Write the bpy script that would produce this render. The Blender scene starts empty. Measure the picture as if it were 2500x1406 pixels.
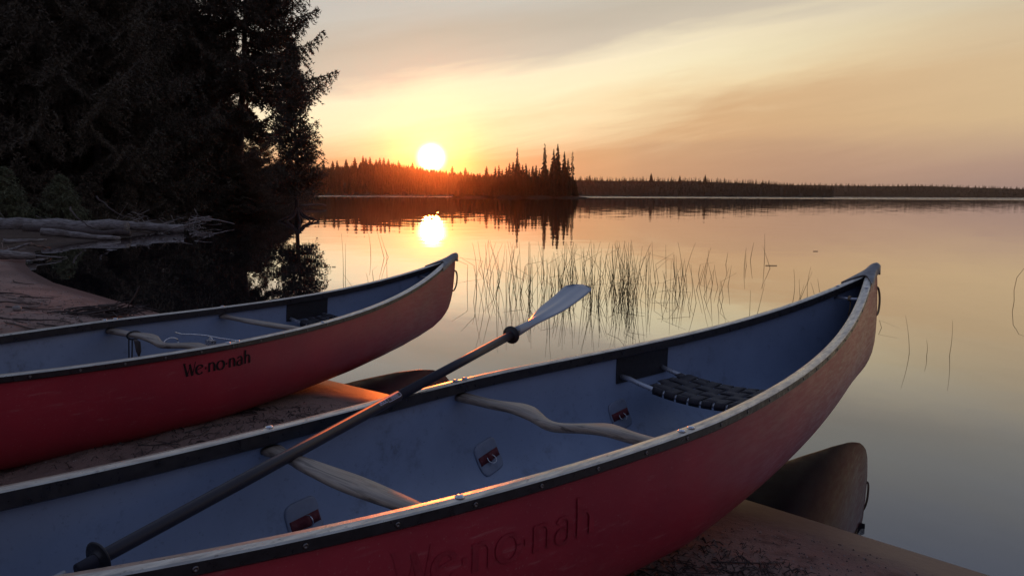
import bpy, math, random
import numpy as np
from mathutils import Vector, Matrix
from mathutils.bvhtree import BVHTree

S = bpy.context.scene
COL = S.collection
R = math.radians

# ------------------------------------------------------------------ camera
CAM_H, PITCH, ROLL, FPX = 1.1286, 0.1185, 0.0047, 1905.12
cp, sp, cr, sr = math.cos(PITCH), math.sin(PITCH), math.cos(ROLL), math.sin(ROLL)
FW = Vector((0, cp, -sp)); UP0 = Vector((0, sp, cp)); RT0 = Vector((1, 0, 0))
RT = RT0 * cr + UP0 * sr; UP = UP0 * cr - RT0 * sr
EYE = Vector((0, 0, CAM_H))
cam_d = bpy.data.cameras.new('camera'); cam = bpy.data.objects.new('camera', cam_d); COL.objects.link(cam)
cam.matrix_world = Matrix(((RT.x, UP.x, -FW.x, 0), (RT.y, UP.y, -FW.y, 0), (RT.z, UP.z, -FW.z, CAM_H), (0, 0, 0, 1)))
cam_d.sensor_width = 36; cam_d.sensor_fit = 'HORIZONTAL'; cam_d.lens = FPX / 2500 * 36
cam_d.clip_start = 0.02; cam_d.clip_end = 20000
S.camera = cam

def ray(px, py):
    """direction of the sight line through a point measured on the photograph"""
    return FW + RT * ((px - 1250) / FPX) - UP * ((py - 703) / FPX)
def on_z(px, py, z=0.0):
    d = ray(px, py); return EYE + d * ((z - CAM_H) / d.z)
def at_y(px, py, Y):
    d = ray(px, py); return EYE + d * (Y / d.y)

# ------------------------------------------------------------------ world: dusk sky
SUN_DIR = ray(1053, 386).normalized()
SUN_AZ = math.degrees(math.atan2(SUN_DIR.x, SUN_DIR.y)); SUN_EL = math.degrees(math.asin(SUN_DIR.z))
world = bpy.data.worlds.new('World'); S.world = world; world.use_nodes = True
wt = world.node_tree; wt.nodes.clear()

class NT:
    """tiny helper for building node graphs"""
    def __init__(self, tree): self.t = tree
    def n(self, kind, **kw):
        nd = self.t.nodes.new(kind)
        for k, v in kw.items(): setattr(nd, k, v)
        return nd
    def link(self, a, b): self.t.links.new(a, b)
    def put(self, sock, v):
        if isinstance(v, bpy.types.NodeSocket): self.link(v, sock)
        else: sock.default_value = v
    def m(self, op, a, b=0.0, c=0.0, clamp=False):
        nd = self.n('ShaderNodeMath', operation=op); nd.use_clamp = clamp
        for s, v in zip(nd.inputs, (a, b, c)): self.put(s, v)
        return nd.outputs[0]
    def vm(self, op, a, b=(0, 0, 0)):
        nd = self.n('ShaderNodeVectorMath', operation=op)
        self.put(nd.inputs[0], a); self.put(nd.inputs[1], b)
        return nd.outputs['Value'] if op in ('DOT_PRODUCT', 'LENGTH') else nd.outputs[0]
    def scale(self, v, s):
        nd = self.n('ShaderNodeVectorMath', operation='SCALE'); self.put(nd.inputs[0], v); self.put(nd.inputs['Scale'], s); return nd.outputs[0]
    def rng(self, v, a, b, c=0.0, d=1.0, kind='SMOOTHSTEP'):
        nd = self.n('ShaderNodeMapRange', interpolation_type=kind)
        for s, x in zip(nd.inputs, (v, a, b, c, d)): self.put(s, x)
        return nd.outputs[0]
    def ramp(self, fac, stops, interp='LINEAR'):
        nd = self.n('ShaderNodeValToRGB'); cr_ = nd.color_ramp; cr_.interpolation = interp
        while len(cr_.elements) > 1: cr_.elements.remove(cr_.elements[-1])
        for i, (p, c) in enumerate(stops):
            e = cr_.elements[0] if i == 0 else cr_.elements.new(p)
            e.position = p; e.color = (*c, 1) if len(c) == 3 else c
        self.link(fac, nd.inputs[0]); return nd.outputs[0]
    def mix(self, f, a, b, blend='MIX'):
        nd = self.n('ShaderNodeMix', data_type='RGBA', blend_type=blend)
        self.put(nd.inputs[0], f)
        for s, v in ((nd.inputs[6], a), (nd.inputs[7], b)):
            self.put(s, v if isinstance(v, bpy.types.NodeSocket) else (*v, 1) if len(v) == 3 else v)
        return nd.outputs[2]
    def noise(self, vec, scale=5, detail=4, rough=0.55, dist=0.0, out='Fac'):
        nd = self.n('ShaderNodeTexNoise'); nd.inputs['Scale'].default_value = scale
        nd.inputs['Detail'].default_value = detail; nd.inputs['Roughness'].default_value = rough
        nd.inputs['Distortion'].default_value = dist
        if vec is not None: self.link(vec, nd.inputs['Vector'])
        return nd.outputs[out]

w = NT(wt)
dirv = w.vm('NORMALIZE', w.n('ShaderNodeTexCoord').outputs['Generated'])
sx = w.n('ShaderNodeSeparateXYZ'); w.link(dirv, sx.inputs[0])
dx, dy, dz = sx.outputs
el = w.m('MULTIPLY', w.m('ARCSINE', dz), 57.2958)
az = w.m('MULTIPLY', w.m('ARCTAN2', dx, dy), 57.2958)
daz = w.m('SUBTRACT', az, SUN_AZ)
adaz = w.m('ABSOLUTE', daz)
theta = w.m('MULTIPLY', w.m('ARCCOSINE', w.m('MINIMUM', w.vm('DOT_PRODUCT', dirv, tuple(SUN_DIR)), 1.0)), 57.2958)
# thin stretched cloud: a sheared noise bends and mottles the cloud layer
shz = w.m('SUBTRACT', dz, w.m('MULTIPLY', dx, 0.16))
cv = w.n('ShaderNodeCombineXYZ'); w.link(w.m('MULTIPLY', dx, 3.0), cv.inputs[0]); w.link(w.m('MULTIPLY', dy, 3.0), cv.inputs[1]); w.link(w.m('MULTIPLY', shz, 22.0), cv.inputs[2])
nz1 = w.m('SUBTRACT', w.noise(cv.outputs[0], 1.0, 5, 0.55, 0.4), 0.5)
cv2 = w.n('ShaderNodeCombineXYZ'); w.link(w.m('MULTIPLY', dx, 7.0), cv2.inputs[0]); w.link(w.m('MULTIPLY', dy, 7.0), cv2.inputs[1]); w.link(w.m('MULTIPLY', shz, 70.0), cv2.inputs[2])
nz2 = w.m('SUBTRACT', w.noise(cv2.outputs[0], 1.0, 4, 0.6, 0.6), 0.5)
tilt = w.m('MULTIPLY', w.m('MINIMUM', w.m('MAXIMUM', daz, -16.0), 40.0), 0.165)
fade_t = w.rng(el, 14.0, 25.0, 1.0, 0.0)
elc = w.m('SUBTRACT', el, w.m('MULTIPLY', tilt, w.m('MULTIPLY', fade_t, w.rng(el, 1.0, 7.0))))
elc = w.m('ADD', elc, w.m('MULTIPLY', nz1, 3.4))
elc = w.m('ADD', elc, w.m('MULTIPLY', nz2, 1.1))
def sky_ramp(e, stops):
    return w.ramp(w.m('DIVIDE', w.m('MAXIMUM', e, 0.0), 90.0), [(a / 90.0, c) for a, c in stops])
sunward = sky_ramp(elc, [(0, (.58, .32, .16)), (2.4, (.66, .40, .21)), (4.2, (.91, .73, .44)), (5.8, (.96, .87, .58)), (7.5, (.95, .85, .60)), (8.8, (.60, .54, .44)), (10.5, (.53, .48, .395)), (13, (.55, .54, .485)), (15.5, (.52, .51, .48)), (19, (.47, .49, .52)), (24, (.40, .445, .58)), (30, (.34, .40, .57)), (38, (.28, .34, .50)), (50, (.20, .26, .40)), (65, (.15, .20, .34)), (90, (.12, .17, .31))])
elf = w.m('ADD', el, w.m('MULTIPLY', nz1, 2.6))
flank = sky_ramp(elf, [(0, (.33, .235, .22)), (2.3, (.415, .285, .235)), (5, (.66, .485, .285)), (8, (.67, .50, .30)), (11, (.62, .49, .33)), (13.5, (.55, .49, .40)), (16, (.48, .475, .45)), (19, (.44, .455, .49)), (24, (.37, .42, .57)), (30, (.33, .39, .56)), (38, (.28, .34, .50)), (50, (.20, .26, .40)), (65, (.15, .20, .34)), (90, (.12, .17, .31))])
away = sky_ramp(el, [(0, (.15, .135, .19)), (8, (.18, .16, .23)), (20, (.19, .20, .30)), (45, (.18, .22, .36)), (90, (.12, .17, .31))])
base = w.mix(w.rng(adaz, 8.0, 46.0), sunward, flank)
base = w.mix(w.rng(adaz, 55.0, 130.0), base, away)
base = w.scale(base, w.m('ADD', 1.0, w.m('MULTIPLY', nz2, 0.10)))
# low grey-mauve bank of cloud over the right-hand shore
bank = w.m('MULTIPLY', w.m('MULTIPLY', w.rng(w.m('ADD', el, w.m('MULTIPLY', nz1, 1.2)), 3.5, 4.1, 1.0, 0.0), w.rng(daz, 13.0, 15.5)), w.rng(daz, 24.0, 34.0, 1.0, 0.0))
base = w.mix(w.m('MULTIPLY', bank, 0.16), base, (.30, .20, .17))
def halo(width, power, colr):
    return w.scale(tuple(colr), w.m('MULTIPLY', w.m('EXPONENT', w.m('MULTIPLY', w.m('POWER', w.m('DIVIDE', theta, width), power), -1.0)), 1.0))
glow = w.vm('ADD', halo(1.55, 1.4, (1.3, .85, .14)), halo(4.2, 1.3, (.16, .12, .0)))
disc = w.scale((5.0, 4.3, 2.7), w.rng(theta, .2, 1.3, 1.0, 0.0))
total = w.vm('ADD', w.vm('ADD', base, glow), disc)
bg = w.n('ShaderNodeBackground'); w.link(total, bg.inputs[0]); bg.inputs[1].default_value = 1.0
# clear-air blue underlay from the physical sky, sun at the same place
nish = w.n('ShaderNodeTexSky', sky_type='NISHITA'); nish.sun_disc = False
nish.sun_elevation = R(SUN_EL); nish.sun_rotation = R(SUN_AZ); nish.air_density = 1.4; nish.dust_density = 2.5
bg2 = w.n('ShaderNodeBackground'); w.link(nish.outputs[0], bg2.inputs[0]); bg2.inputs[1].default_value = 0.006
addb = w.n('ShaderNodeAddShader'); w.link(bg.outputs[0], addb.inputs[0]); w.link(bg2.outputs[0], addb.inputs[1])
wo = w.n('ShaderNodeOutputWorld'); w.link(addb.outputs[0], wo.inputs[0])
world.cycles.sampling_method = 'MANUAL'; world.cycles.sample_map_resolution = 2048

# ------------------------------------------------------------------ sun lamp
sl = bpy.data.lights.new('sun', 'SUN'); sun = bpy.data.objects.new('sun', sl); COL.objects.link(sun)
sl.energy = 0.85; sl.angle = R(1.6); sl.color = (1.0, 0.165, 0.025)
sun.rotation_euler = (-SUN_DIR).to_track_quat('-Z', 'Y').to_euler()
sun.location = (-20, 100, 30)

# ------------------------------------------------------------------ exposure
S.view_settings.view_transform = 'Standard'; S.view_settings.look = 'None'
S.view_settings.exposure = 0.0; S.view_settings.gamma = 1.0; S.view_settings.use_curve_mapping = False
S.cycles.max_bounces = 6; S.cycles.diffuse_bounces = 3; S.cycles.glossy_bounces = 4
S.cycles.transmission_bounces = 3; S.cycles.volume_bounces = 0; S.cycles.transparent_max_bounces = 8
S.cycles.caustics_reflective = False; S.cycles.caustics_refractive = False
S.cycles.sample_clamp_indirect = 6.0

# ------------------------------------------------------------------ helpers
def mat(name, build=None, col=(.5, .5, .5), rough=.5, metal=0.0, spec=0.5, bump=None, var=None):
    """procedural material: colour varied by noise (var=(scale, amount)), relief by noise (bump=(scale, distance))"""
    m = bpy.data.materials.new(name); m.use_nodes = True
    t = NT(m.node_tree); t.t.nodes.clear()
    out = t.n('ShaderNodeOutputMaterial'); b = t.n('ShaderNodeBsdfPrincipled'); t.link(b.outputs[0], out.inputs[0])
    b.inputs['Base Color'].default_value = (*col, 1); b.inputs['Roughness'].default_value = rough
    b.inputs['Metallic'].default_value = metal; b.inputs['Specular IOR Level'].default_value = spec
    tc = t.n('ShaderNodeTexCoord').outputs['Object']
    if var:
        f = t.noise(tc, var[0], 5, .6)
        lo = tuple(c * (1 - var[1]) for c in col); hi = tuple(min(1, c * (1 + var[1])) for c in col)
        t.link(t.ramp(f, [(.3, lo), (.7, hi)]), b.inputs['Base Color'])
        t.link(t.rng(t.noise(tc, var[0] * 2.3, 4), .3, .7, max(.02, rough - .12), min(1, rough + .12)), b.inputs['Roughness'])
    if bump:
        bn = t.n('ShaderNodeBump'); bn.inputs['Strength'].default_value = 1.0; bn.inputs['Distance'].default_value = bump[1]
        t.link(t.noise(tc, bump[0], 5, .6), bn.inputs['Height']); t.link(bn.outputs[0], b.inputs['Normal'])
    if build: build(t, b, tc)
    return m

class MB:
    """collects faces and links them as one mesh object"""
    def __init__(self): self.v = []; self.f = []; self.mi = []; self.sm = []
    def add(self, verts, faces, mi=0, smooth=True):
        o = len(self.v); self.v.extend(tuple(p) for p in verts)
        self.f.extend(tuple(i + o for i in f) for f in faces)
        self.mi.extend([mi] * len(faces)); self.sm.extend([smooth] * len(faces))
    def loft(self, rings, closed=True, caps=True, mi=0, smooth=True):
        n = len(rings[0]); v = [p for r in rings for p in r]; f = []
        for i in range(len(rings) - 1):
            for j in range(n if closed else n - 1):
                k = (j + 1) % n
                f.append((i * n + j, i * n + k, (i + 1) * n + k, (i + 1) * n + j))
        if caps and closed:
            f.append(tuple(range(n - 1, -1, -1))); f.append(tuple((len(rings) - 1) * n + j for j in range(n)))
        self.add(v, f, mi, smooth)
    def tube(self, pts, rad, n=8, mi=0, squash=1.0, caps=True):
        pts = [Vector(p) for p in pts]; rings = []
        rads = rad if hasattr(rad, '__len__') else [rad] * len(pts)
        prev = None
        for i, p in enumerate(pts):
            t = (pts[min(i + 1, len(pts) - 1)] - pts[max(i - 1, 0)]).normalized()
            ref = prev if prev is not None else (Vector((0, 0, 1)) if abs(t.z) < .9 else Vector((1, 0, 0)))
            a = (ref - t * ref.dot(t)).normalized(); b = t.cross(a); prev = a
            rings.append([p + a * (rads[i] * math.cos(2 * math.pi * k / n) * squash) + b * (rads[i] * math.sin(2 * math.pi * k / n)) for k in range(n)])
        self.loft(rings, True, caps, mi)
    def build(self, name, mats, parent=None, loc=None):
        me = bpy.data.meshes.new(name); me.from_pydata(self.v, [], self.f); 
        for m in (mats if isinstance(mats, (list, tuple)) else [mats]): me.materials.append(m)
        me.polygons.foreach_set('material_index', self.mi); me.polygons.foreach_set('use_smooth', self.sm); me.update()
        return link(name, me, parent, loc)
def link(name, me, parent=None, loc=None):
    o = bpy.data.objects.new(name, me); COL.objects.link(o)
    if parent: o.parent = parent
    if loc: o.location = loc
    return o
def tag(o, label=None, cat=None, group=None, kind=None):
    if label: o['label'] = label
    if cat: o['category'] = cat
    if group: o['group'] = group
    if kind: o['kind'] = kind
    return o
def thing(name, label, cat, loc=(0, 0, 0), rz=0.0, group=None):
    o = bpy.data.objects.new(name, None); COL.objects.link(o); o.empty_display_size = .1
    o.location = loc; o.rotation_euler = (0, 0, rz); return tag(o, label, cat, group)
def np_mesh(name, V, F, mats, smooth=False):
    """triangle mesh straight from arrays"""
    me = bpy.data.meshes.new(name); nv, nf, k = len(V), len(F), F.shape[1]
    me.vertices.add(nv); me.vertices.foreach_set('co', np.asarray(V, np.float32).ravel())
    me.loops.add(nf * k); me.loops.foreach_set('vertex_index', np.asarray(F, np.int32).ravel())
    me.polygons.add(nf); me.polygons.foreach_set('loop_start', np.arange(0, nf * k, k, dtype=np.int32))
    me.polygons.foreach_set('use_smooth', np.full(nf, smooth)); me.update(calc_edges=True); me.validate()
    for m in (mats if isinstance(mats, (list, tuple)) else [mats]): me.materials.append(m)
    return me

# ------------------------------------------------------------------ materials
def b_water(t, b, tc):
    geo = t.n('ShaderNodeNewGeometry').outputs['Position']
    dist = t.vm('LENGTH', geo)
    def slopes(scale_xy, amp):
        mp = t.n('ShaderNodeMapping'); t.link(geo, mp.inputs[0]); mp.inputs['Scale'].default_value = (*scale_xy, 1)
        c = t.noise(mp.outputs[0], 1.0, 3, .5, 0, 'Color')
        return t.scale(t.vm('SUBTRACT', c, (.5, .5, .5)), amp)
    near = slopes((.9, 1.6), t.rng(dist, 3, 40, .010, .022))
    fine = slopes((6, 9), .0035)
    patch = t.rng(t.noise(geo, .02, 3), .45, .65)
    far = slopes((.35, .35), t.m('ADD', t.m('MULTIPLY', t.rng(dist, 70, 190, 0, .025), patch), t.rng(dist, 340, 440, 0, 2.5)))
    sl_ = t.vm('ADD', t.vm('ADD', near, fine), far)
    nrm = t.vm('NORMALIZE', t.vm('ADD', t.vm('MULTIPLY', sl_, (1, 1, 0)), (0, 0, 1)))
    t.link(nrm, b.inputs['Normal']); b.inputs['Specular IOR Level'].default_value = 0.0
    # still, slightly filmy lake surface: mirror share rises towards the grazing angle
    lw = t.n('ShaderNodeLayerWeight'); lw.inputs['Blend'].default_value = .5; t.link(nrm, lw.inputs['Normal'])
    rf = t.ramp(lw.outputs['Facing'], [(p, (v, v, v)) for p, v in ((0, .03), (.293, .05), (.546, .14), (.642, .21), (.741, .34), (.826, .56), (.895, .74), (.948, .87), (1, .97))])
    gl = t.n('ShaderNodeBsdfGlossy'); gl.inputs['Roughness'].default_value = 0.0; gl.inputs['Color'].default_value = (1, 1, 1, 1); t.link(nrm, gl.inputs['Normal'])
    mx = t.n('ShaderNodeMixShader'); t.link(rf, mx.inputs[0]); t.link(b.outputs[0], mx.inputs[1]); t.link(gl.outputs[0], mx.inputs[2])
    out = next(n for n in t.t.nodes if n.type == 'OUTPUT_MATERIAL'); t.link(mx.outputs[0], out.inputs[0])
M_WATER = mat('lake_water', b_water, col=(.012, .012, .014), rough=.0, spec=.5); M_WATER.node_tree.nodes['Principled BSDF'].inputs['IOR'].default_value = 1.65

def b_sand(t, b, tc):
    geo = t.n('ShaderNodeNewGeometry').outputs['Position']
    z = t.n('ShaderNodeSeparateXYZ'); t.link(geo, z.inputs[0])
    grain = t.noise(geo, 160, 3, .7); clump = t.noise(geo, 9, 6, .65); big = t.noise(geo, .9, 4, .6)
    dry = t.mix(t.rng(big, .35, .65), (.285, .188, .150), (.200, .132, .106))
    dry = t.mix(t.rng(clump, .50, .72), dry, (.080, .053, .043))
    dry = t.mix(t.rng(grain, .55, .75, 0, .5), dry, (.06, .043, .036))
    wet_edge = t.m('ADD', z.outputs[2], t.m('MULTIPLY', t.m('SUBTRACT', t.noise(geo, 3, 4), .5), .02))
    wet = t.rng(wet_edge, .012, .05, 1, 0)
    lit = t.mix(wet, dry, (.105, .060, .046))
    # forest floor: needles and earth away from the waterline
    forest = t.m('MAXIMUM', t.rng(t.m('ADD', z.outputs[2], t.m('MULTIPLY', t.m('SUBTRACT', big, .5), .25)), .36, .52), t.m('MULTIPLY', t.rng(t.m('ADD', z.outputs[1], t.m('MULTIPLY', t.m('SUBTRACT', clump, .5), 6)), 13.0, 15.5), .8))
    lit = t.mix(forest, lit, t.mix(clump, (.055, .038, .026), (.025, .02, .013)))
    t.link(lit, b.inputs['Base Color'])
    t.link(t.m('ADD', t.rng(wet, 0, 1, .95, .42, 'LINEAR'), 0.0), b.inputs['Roughness'])
    t.link(t.rng(wet, 0, 1, .08, .16, 'LINEAR'), b.inputs['Specular IOR Level'])
    bn = t.n('ShaderNodeBump'); bn.inputs['Distance'].default_value = .035
    t.link(t.rng(wet, 0, 1, .9, .10, 'LINEAR'), bn.inputs['Strength'])
    t.link(t.m('ADD', t.m('MULTIPLY', clump, .8), t.m('MULTIPLY', grain, .15)), bn.inputs['Height']); t.link(bn.outputs[0], b.inputs['Normal'])
M_SAND = mat('shore_sand', b_sand, rough=.9)

def b_red(t, b, tc):
    mp = t.n('ShaderNodeMapping'); t.link(tc, mp.inputs[0]); mp.inputs['Scale'].default_value = (3, 3, 22)
    scr = t.noise(mp.outputs[0], 3, 6, .7); big = t.noise(tc, 3.2, 5, .6)
    c = t.mix(t.rng(big, .3, .7), (.36, .025, .040), (.28, .021, .036))
    c = t.mix(t.rng(scr, .58, .76, 0, .6), c, (.42, .13, .125))
    fine = t.noise(tc, 130, 3, .7)
    c = t.mix(t.rng(fine, .60, .72, 0, .4), c, (.42, .18, .165))
    t.link(c, b.inputs['Base Color'])
    t.link(t.rng(scr, .3, .7, .30, .48), b.inputs['Roughness'])
    bn = t.n('ShaderNodeBump'); bn.inputs['Distance'].default_value = .002; bn.inputs['Strength'].default_value = .35
    t.link(big, bn.inputs['Height']); t.link(bn.outputs[0], b.inputs['Normal'])
M_RED = mat('red_hull', b_red, rough=.38)
def b_liner(t, b, tc):
    big = t.noise(tc, 2.6, 5, .6); sp_ = t.noise(tc, 75, 3, .7)
    c = t.mix(t.rng(big, .3, .7), (.238, .292, .400), (.196, .243, .338))
    c = t.mix(t.rng(sp_, .60, .72, 0, .6), c, (.13, .15, .19))
    st = t.noise(tc, 9, 6, .75)
    c = t.mix(t.rng(st, .54, .72, 0, .5), c, (.095, .10, .115))
    t.link(c, b.inputs['Base Color'])
    t.link(t.rng(big, .3, .7, .42, .6), b.inputs['Roughness'])
M_LINER = mat('grey_liner', b_liner, rough=.5)
def b_gun(t, b, tc):
    mp = t.n('ShaderNodeMapping'); t.link(tc, mp.inputs[0]); mp.inputs['Scale'].default_value = (1, 5, 5)
    n = t.noise(mp.outputs[0], 14, 6, .7); d = t.noise(tc, 60, 4, .7)
    c = t.mix(t.rng(n, .35, .7), (.50, .45, .375), (.33, .30, .26))
    c = t.mix(t.rng(d, .58, .70, 0, .75), c, (.12, .10, .09))
    t.link(c, b.inputs['Base Color']); t.link(t.rng(n, .3, .7, .26, .46), b.inputs['Roughness'])
    bn = t.n('ShaderNodeBump'); bn.inputs['Distance'].default_value = .0012; bn.inputs['Strength'].default_value = .5
    t.link(d, bn.inputs['Height']); t.link(bn.outputs[0], b.inputs['Normal'])
M_GUN = mat('scuffed_skylit_rail_top', b_gun, metal=.8)  # scuffed rail; the sky's reflection on top is put into this pale colour
M_GUNS = mat('black_rail_side', col=(.016, .014, .016), rough=.38, var=(25, .4))
M_DECK = mat('grey_deck_plastic', col=(.125, .112, .104), rough=.42, var=(14, .2))
def b_wood(t, b, tc):
    mp = t.n('ShaderNodeMapping'); t.link(tc, mp.inputs[0]); mp.inputs['Scale'].default_value = (26, 1.6, 18)
    wv = t.noise(mp.outputs[0], 2.6, 5, .6, .8)
    c = t.ramp(wv, [(.36, (.085, .062, .045)), (.48, (.27, .215, .165)), (.62, (.16, .122, .092))])
    t.link(c, b.inputs['Base Color'])
    bn = t.n('ShaderNodeBump'); bn.inputs['Distance'].default_value = .001; t.link(wv, bn.inputs['Height']); t.link(bn.outputs[0], b.inputs['Normal'])
M_WOOD = mat('weathered_ash', b_wood, rough=.48)
M_BLACK = mat('black_plastic', col=(.018, .016, .017), rough=.45, var=(30, .3))
M_WEB = mat('black_webbing', col=(.018, .014, .018), rough=.75, bump=(300, .0008))
M_TUBE = mat('grey_tube', col=(.42, .43, .46), rough=.35, metal=.6, var=(20, .12))
M_STEEL = mat('steel', col=(.55, .55, .56), rough=.25, metal=1.0, var=(90, .15))
M_SCREW = mat('dull_screw', col=(.16, .15, .15), rough=.4, metal=1.0, var=(90, .3))
M_ROPE = mat('tan_rope', col=(.26, .175, .09), rough=.9, bump=(220, .002), var=(60, .25))
M_STRAP = mat('red_webbing', col=(.105, .012, .016), rough=.8, bump=(250, .0006), var=(40, .2))
M_PAD = mat('grey_vinyl_pad', col=(.19, .215, .275), rough=.55, var=(18, .15))
M_INK = mat('faded_black_print', col=(.010, .006, .007), rough=.6, spec=.2, var=(45, .5))
M_INK2 = mat('worn_dark_print', col=(.295, .0205, .034), rough=.40, var=(20, .25))
M_SHAFT = mat('black_carbon_shaft', col=(.026, .023, .030), rough=.45, spec=.22)
def b_blade(t, b, tc):
    n = t.noise(tc, 12, 4); t.link(t.mix(n, (.26, .28, .31), (.21, .225, .25)), b.inputs['Base Color'])
M_BLADE = mat('grey_blade_plastic', b_blade, rough=.32)
M_WHITE = mat('white_print', col=(.55, .52, .66), rough=.5, var=(60, .2))
M_BARK = mat('spruce_bark', col=(.055, .038, .030), rough=.9, var=(6, .4), bump=(30, .02))
M_NEEDLE = mat('spruce_needles', col=(.095, .074, .048), rough=.75, spec=.25, var=(.9, .35))
M_NEEDLE2 = mat('pale_young_needles', col=(.135, .140, .075), rough=.7, spec=.25, var=(1.2, .3))
M_FAR = mat('far_conifers', col=(.030, .030, .018), rough=.9, spec=.1, var=(.05, .3))
M_HILL = mat('forest_slope', col=(.030, .028, .018), rough=1, spec=.05, var=(.05, .4))
def b_drift(t, b, tc):
    mp = t.n('ShaderNodeMapping'); t.link(tc, mp.inputs[0]); mp.inputs['Scale'].default_value = (1.2, 9, 9)
    n = t.noise(mp.outputs[0], 4, 6, .65); k = t.noise(tc, 3, 4)
    c = t.ramp(n, [(.32, (.05, .04, .034)), (.45, (.20, .17, .15)), (.55, (.30, .265, .24)), (.68, (.36, .32, .29))])
    t.link(t.mix(t.rng(k, .55, .7, 0, .6), c, (.12, .09, .07)), b.inputs['Base Color'])
    bn = t.n('ShaderNodeBump'); bn.inputs['Distance'].default_value = .06; t.link(n, bn.inputs['Height']); t.link(bn.outputs[0], b.inputs['Normal'])
M_DRIFT = mat('bleached_driftwood', b_drift, rough=.8)
M_TWIG = mat('dark_twig', col=(.060, .042, .034), rough=.9, var=(20, .4))
M_PALETWIG = mat('pale_twig', col=(.24, .20, .175), rough=.85, var=(10, .3))
M_REED = mat('reed_stem', col=(.26, .19, .06), rough=.6, var=(5, .4))
M_STONE = mat('pale_stone', col=(.22, .19, .17), rough=.8, var=(30, .3), bump=(40, .004))
M_CORD = mat('black_cord', col=(.012, .012, .014), rough=.8)

# ------------------------------------------------------------------ setting: land, water, far shore
SHORE = np.array([(14, -11), (9, -5.7), (5, -1.55), (3, .50), (1.443, 2.225), (.876, 2.816), (-.709, 4.341), (-1.157, 4.70), (-3.336, 7.31), (-5.81, 9.82), (-7.0, 11.3), (-7.7, 12.3), (-8.5, 13.6), (-9.3, 15.2), (-9.8, 17.5), (-9.9, 20), (-10.3, 22.6), (-11.4, 25), (-12.9, 29), (-14.3, 34), (-15.4, 41), (-18, 52), (-23, 70), (-29, 92), (-36, 112), (-50, 135), (-80, 160)])
POLY = np.vstack([SHORE, [(-200, 160), (-200, -30), (14, -30)]])
def shore_d(X, Y):
    """signed distance to the waterline, positive on land"""
    P = np.stack([X, Y], -1); best = np.full(X.shape, 1e9)
    for a, b_ in zip(SHORE[:-1], SHORE[1:]):
        e = b_ - a; t = np.clip(((P - a) @ e) / (e @ e), 0, 1)
        best = np.minimum(best, np.linalg.norm(P - a - t[..., None] * e, axis=-1))
    ins = np.zeros(X.shape, bool); n = len(POLY)
    for i in range(n):
        (x1, y1), (x2, y2) = POLY[i], POLY[(i + 1) % n]
        c = ((y1 > Y) != (y2 > Y)) & (X < (x2 - x1) * (Y - y1) / (y2 - y1 + 1e-12) + x1); ins ^= c
    return np.where(ins, best, -best)
def vnoise(X, Y, s, seed=0):
    """smooth value noise"""
    rs = np.random.RandomState(seed); G = rs.rand(64, 64)
    x, y = X * s, Y * s; xi, yi = np.floor(x).astype(int), np.floor(y).astype(int); fx, fy = x - xi, y - yi
    fx, fy = fx * fx * (3 - 2 * fx), fy * fy * (3 - 2 * fy)
    g = lambda i, j: G[i % 64, j % 64]
    return (g(xi, yi) * (1 - fx) + g(xi + 1, yi) * fx) * (1 - fy) + (g(xi, yi + 1) * (1 - fx) + g(xi + 1, yi + 1) * fx) * fy - .5
def ss(x, a, b_):
    t = np.clip((x - a) / (b_ - a), 0, 1); return t * t * (3 - 2 * t)
def height(X, Y):
    X = np.asarray(X, float); Y = np.asarray(Y, float)
    d = shore_d(X, Y); dl = np.maximum(d, 0)
    h = .115 * (1 - np.exp(-dl / .95)) + .011 * np.minimum(dl, 6)
    rough = ss(dl, .25, 1.1)
    h += rough * (.034 * vnoise(X, Y, 1.1, 1) + .032 * vnoise(X, Y, 3.3, 2) + .020 * vnoise(X, Y, 8, 3) + .010 * vnoise(X, Y, 19, 4))
    wood = ss(Y, 13, 22) * ss(dl, 4.5, 13)
    h += wood * (.45 + .35 * vnoise(X, Y, .35, 5)) + ss(dl, 8, 40) * ss(Y, 16, 40) * 1.6
    return np.where(d >= 0, h, np.maximum(d * .12, -1.4) * 1.0)
def h1(x, y): return float(height(np.array([x]), np.array([y]))[0])
def grid(name, xs, ys, m):
    X, Y = np.meshgrid(xs, ys); Z = height(X, Y); V = np.stack([X, Y, Z], -1).reshape(-1, 3)
    nx, ny = len(xs), len(ys); i = np.arange((ny - 1) * (nx - 1)); r, c = i // (nx - 1), i % (nx - 1)
    F = np.stack([r * nx + c, r * nx + c + 1, (r + 1) * nx + c + 1, (r + 1) * nx + c], -1)
    return link(name, np_mesh(name, V, F, m, True))
tag(grid('beach', np.concatenate([np.arange(-40, -12, .5), np.arange(-12, 6, .045), np.arange(6, 16, .5)]), np.concatenate([np.arange(-10, -1, .5), np.arange(-1, 14.01, .045)]), M_SAND), kind='structure')
tag(grid('forest_floor', np.concatenate([np.arange(-180, -40, 4), np.arange(-40, 4, .3)]), np.concatenate([np.arange(13.985, 50, .3), np.arange(50, 160, 3)]), M_SAND), kind='structure')
mb = MB(); mb.add([(-6000, -3000, 0), (6000, -3000, 0), (6000, 9000, 0), (-6000, 9000, 0)], [(0, 1, 2, 3)])
tag(mb.build('lake', M_WATER), kind='structure')
mb = MB(); mb.add([(-6000, -3000, -1.6), (6000, -3000, -1.6), (6000, 9000, -1.6), (-6000, 9000, -1.6)], [(0, 1, 2, 3)])
tag(mb.build('lake_bed', M_SAND), kind='structure')

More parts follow.
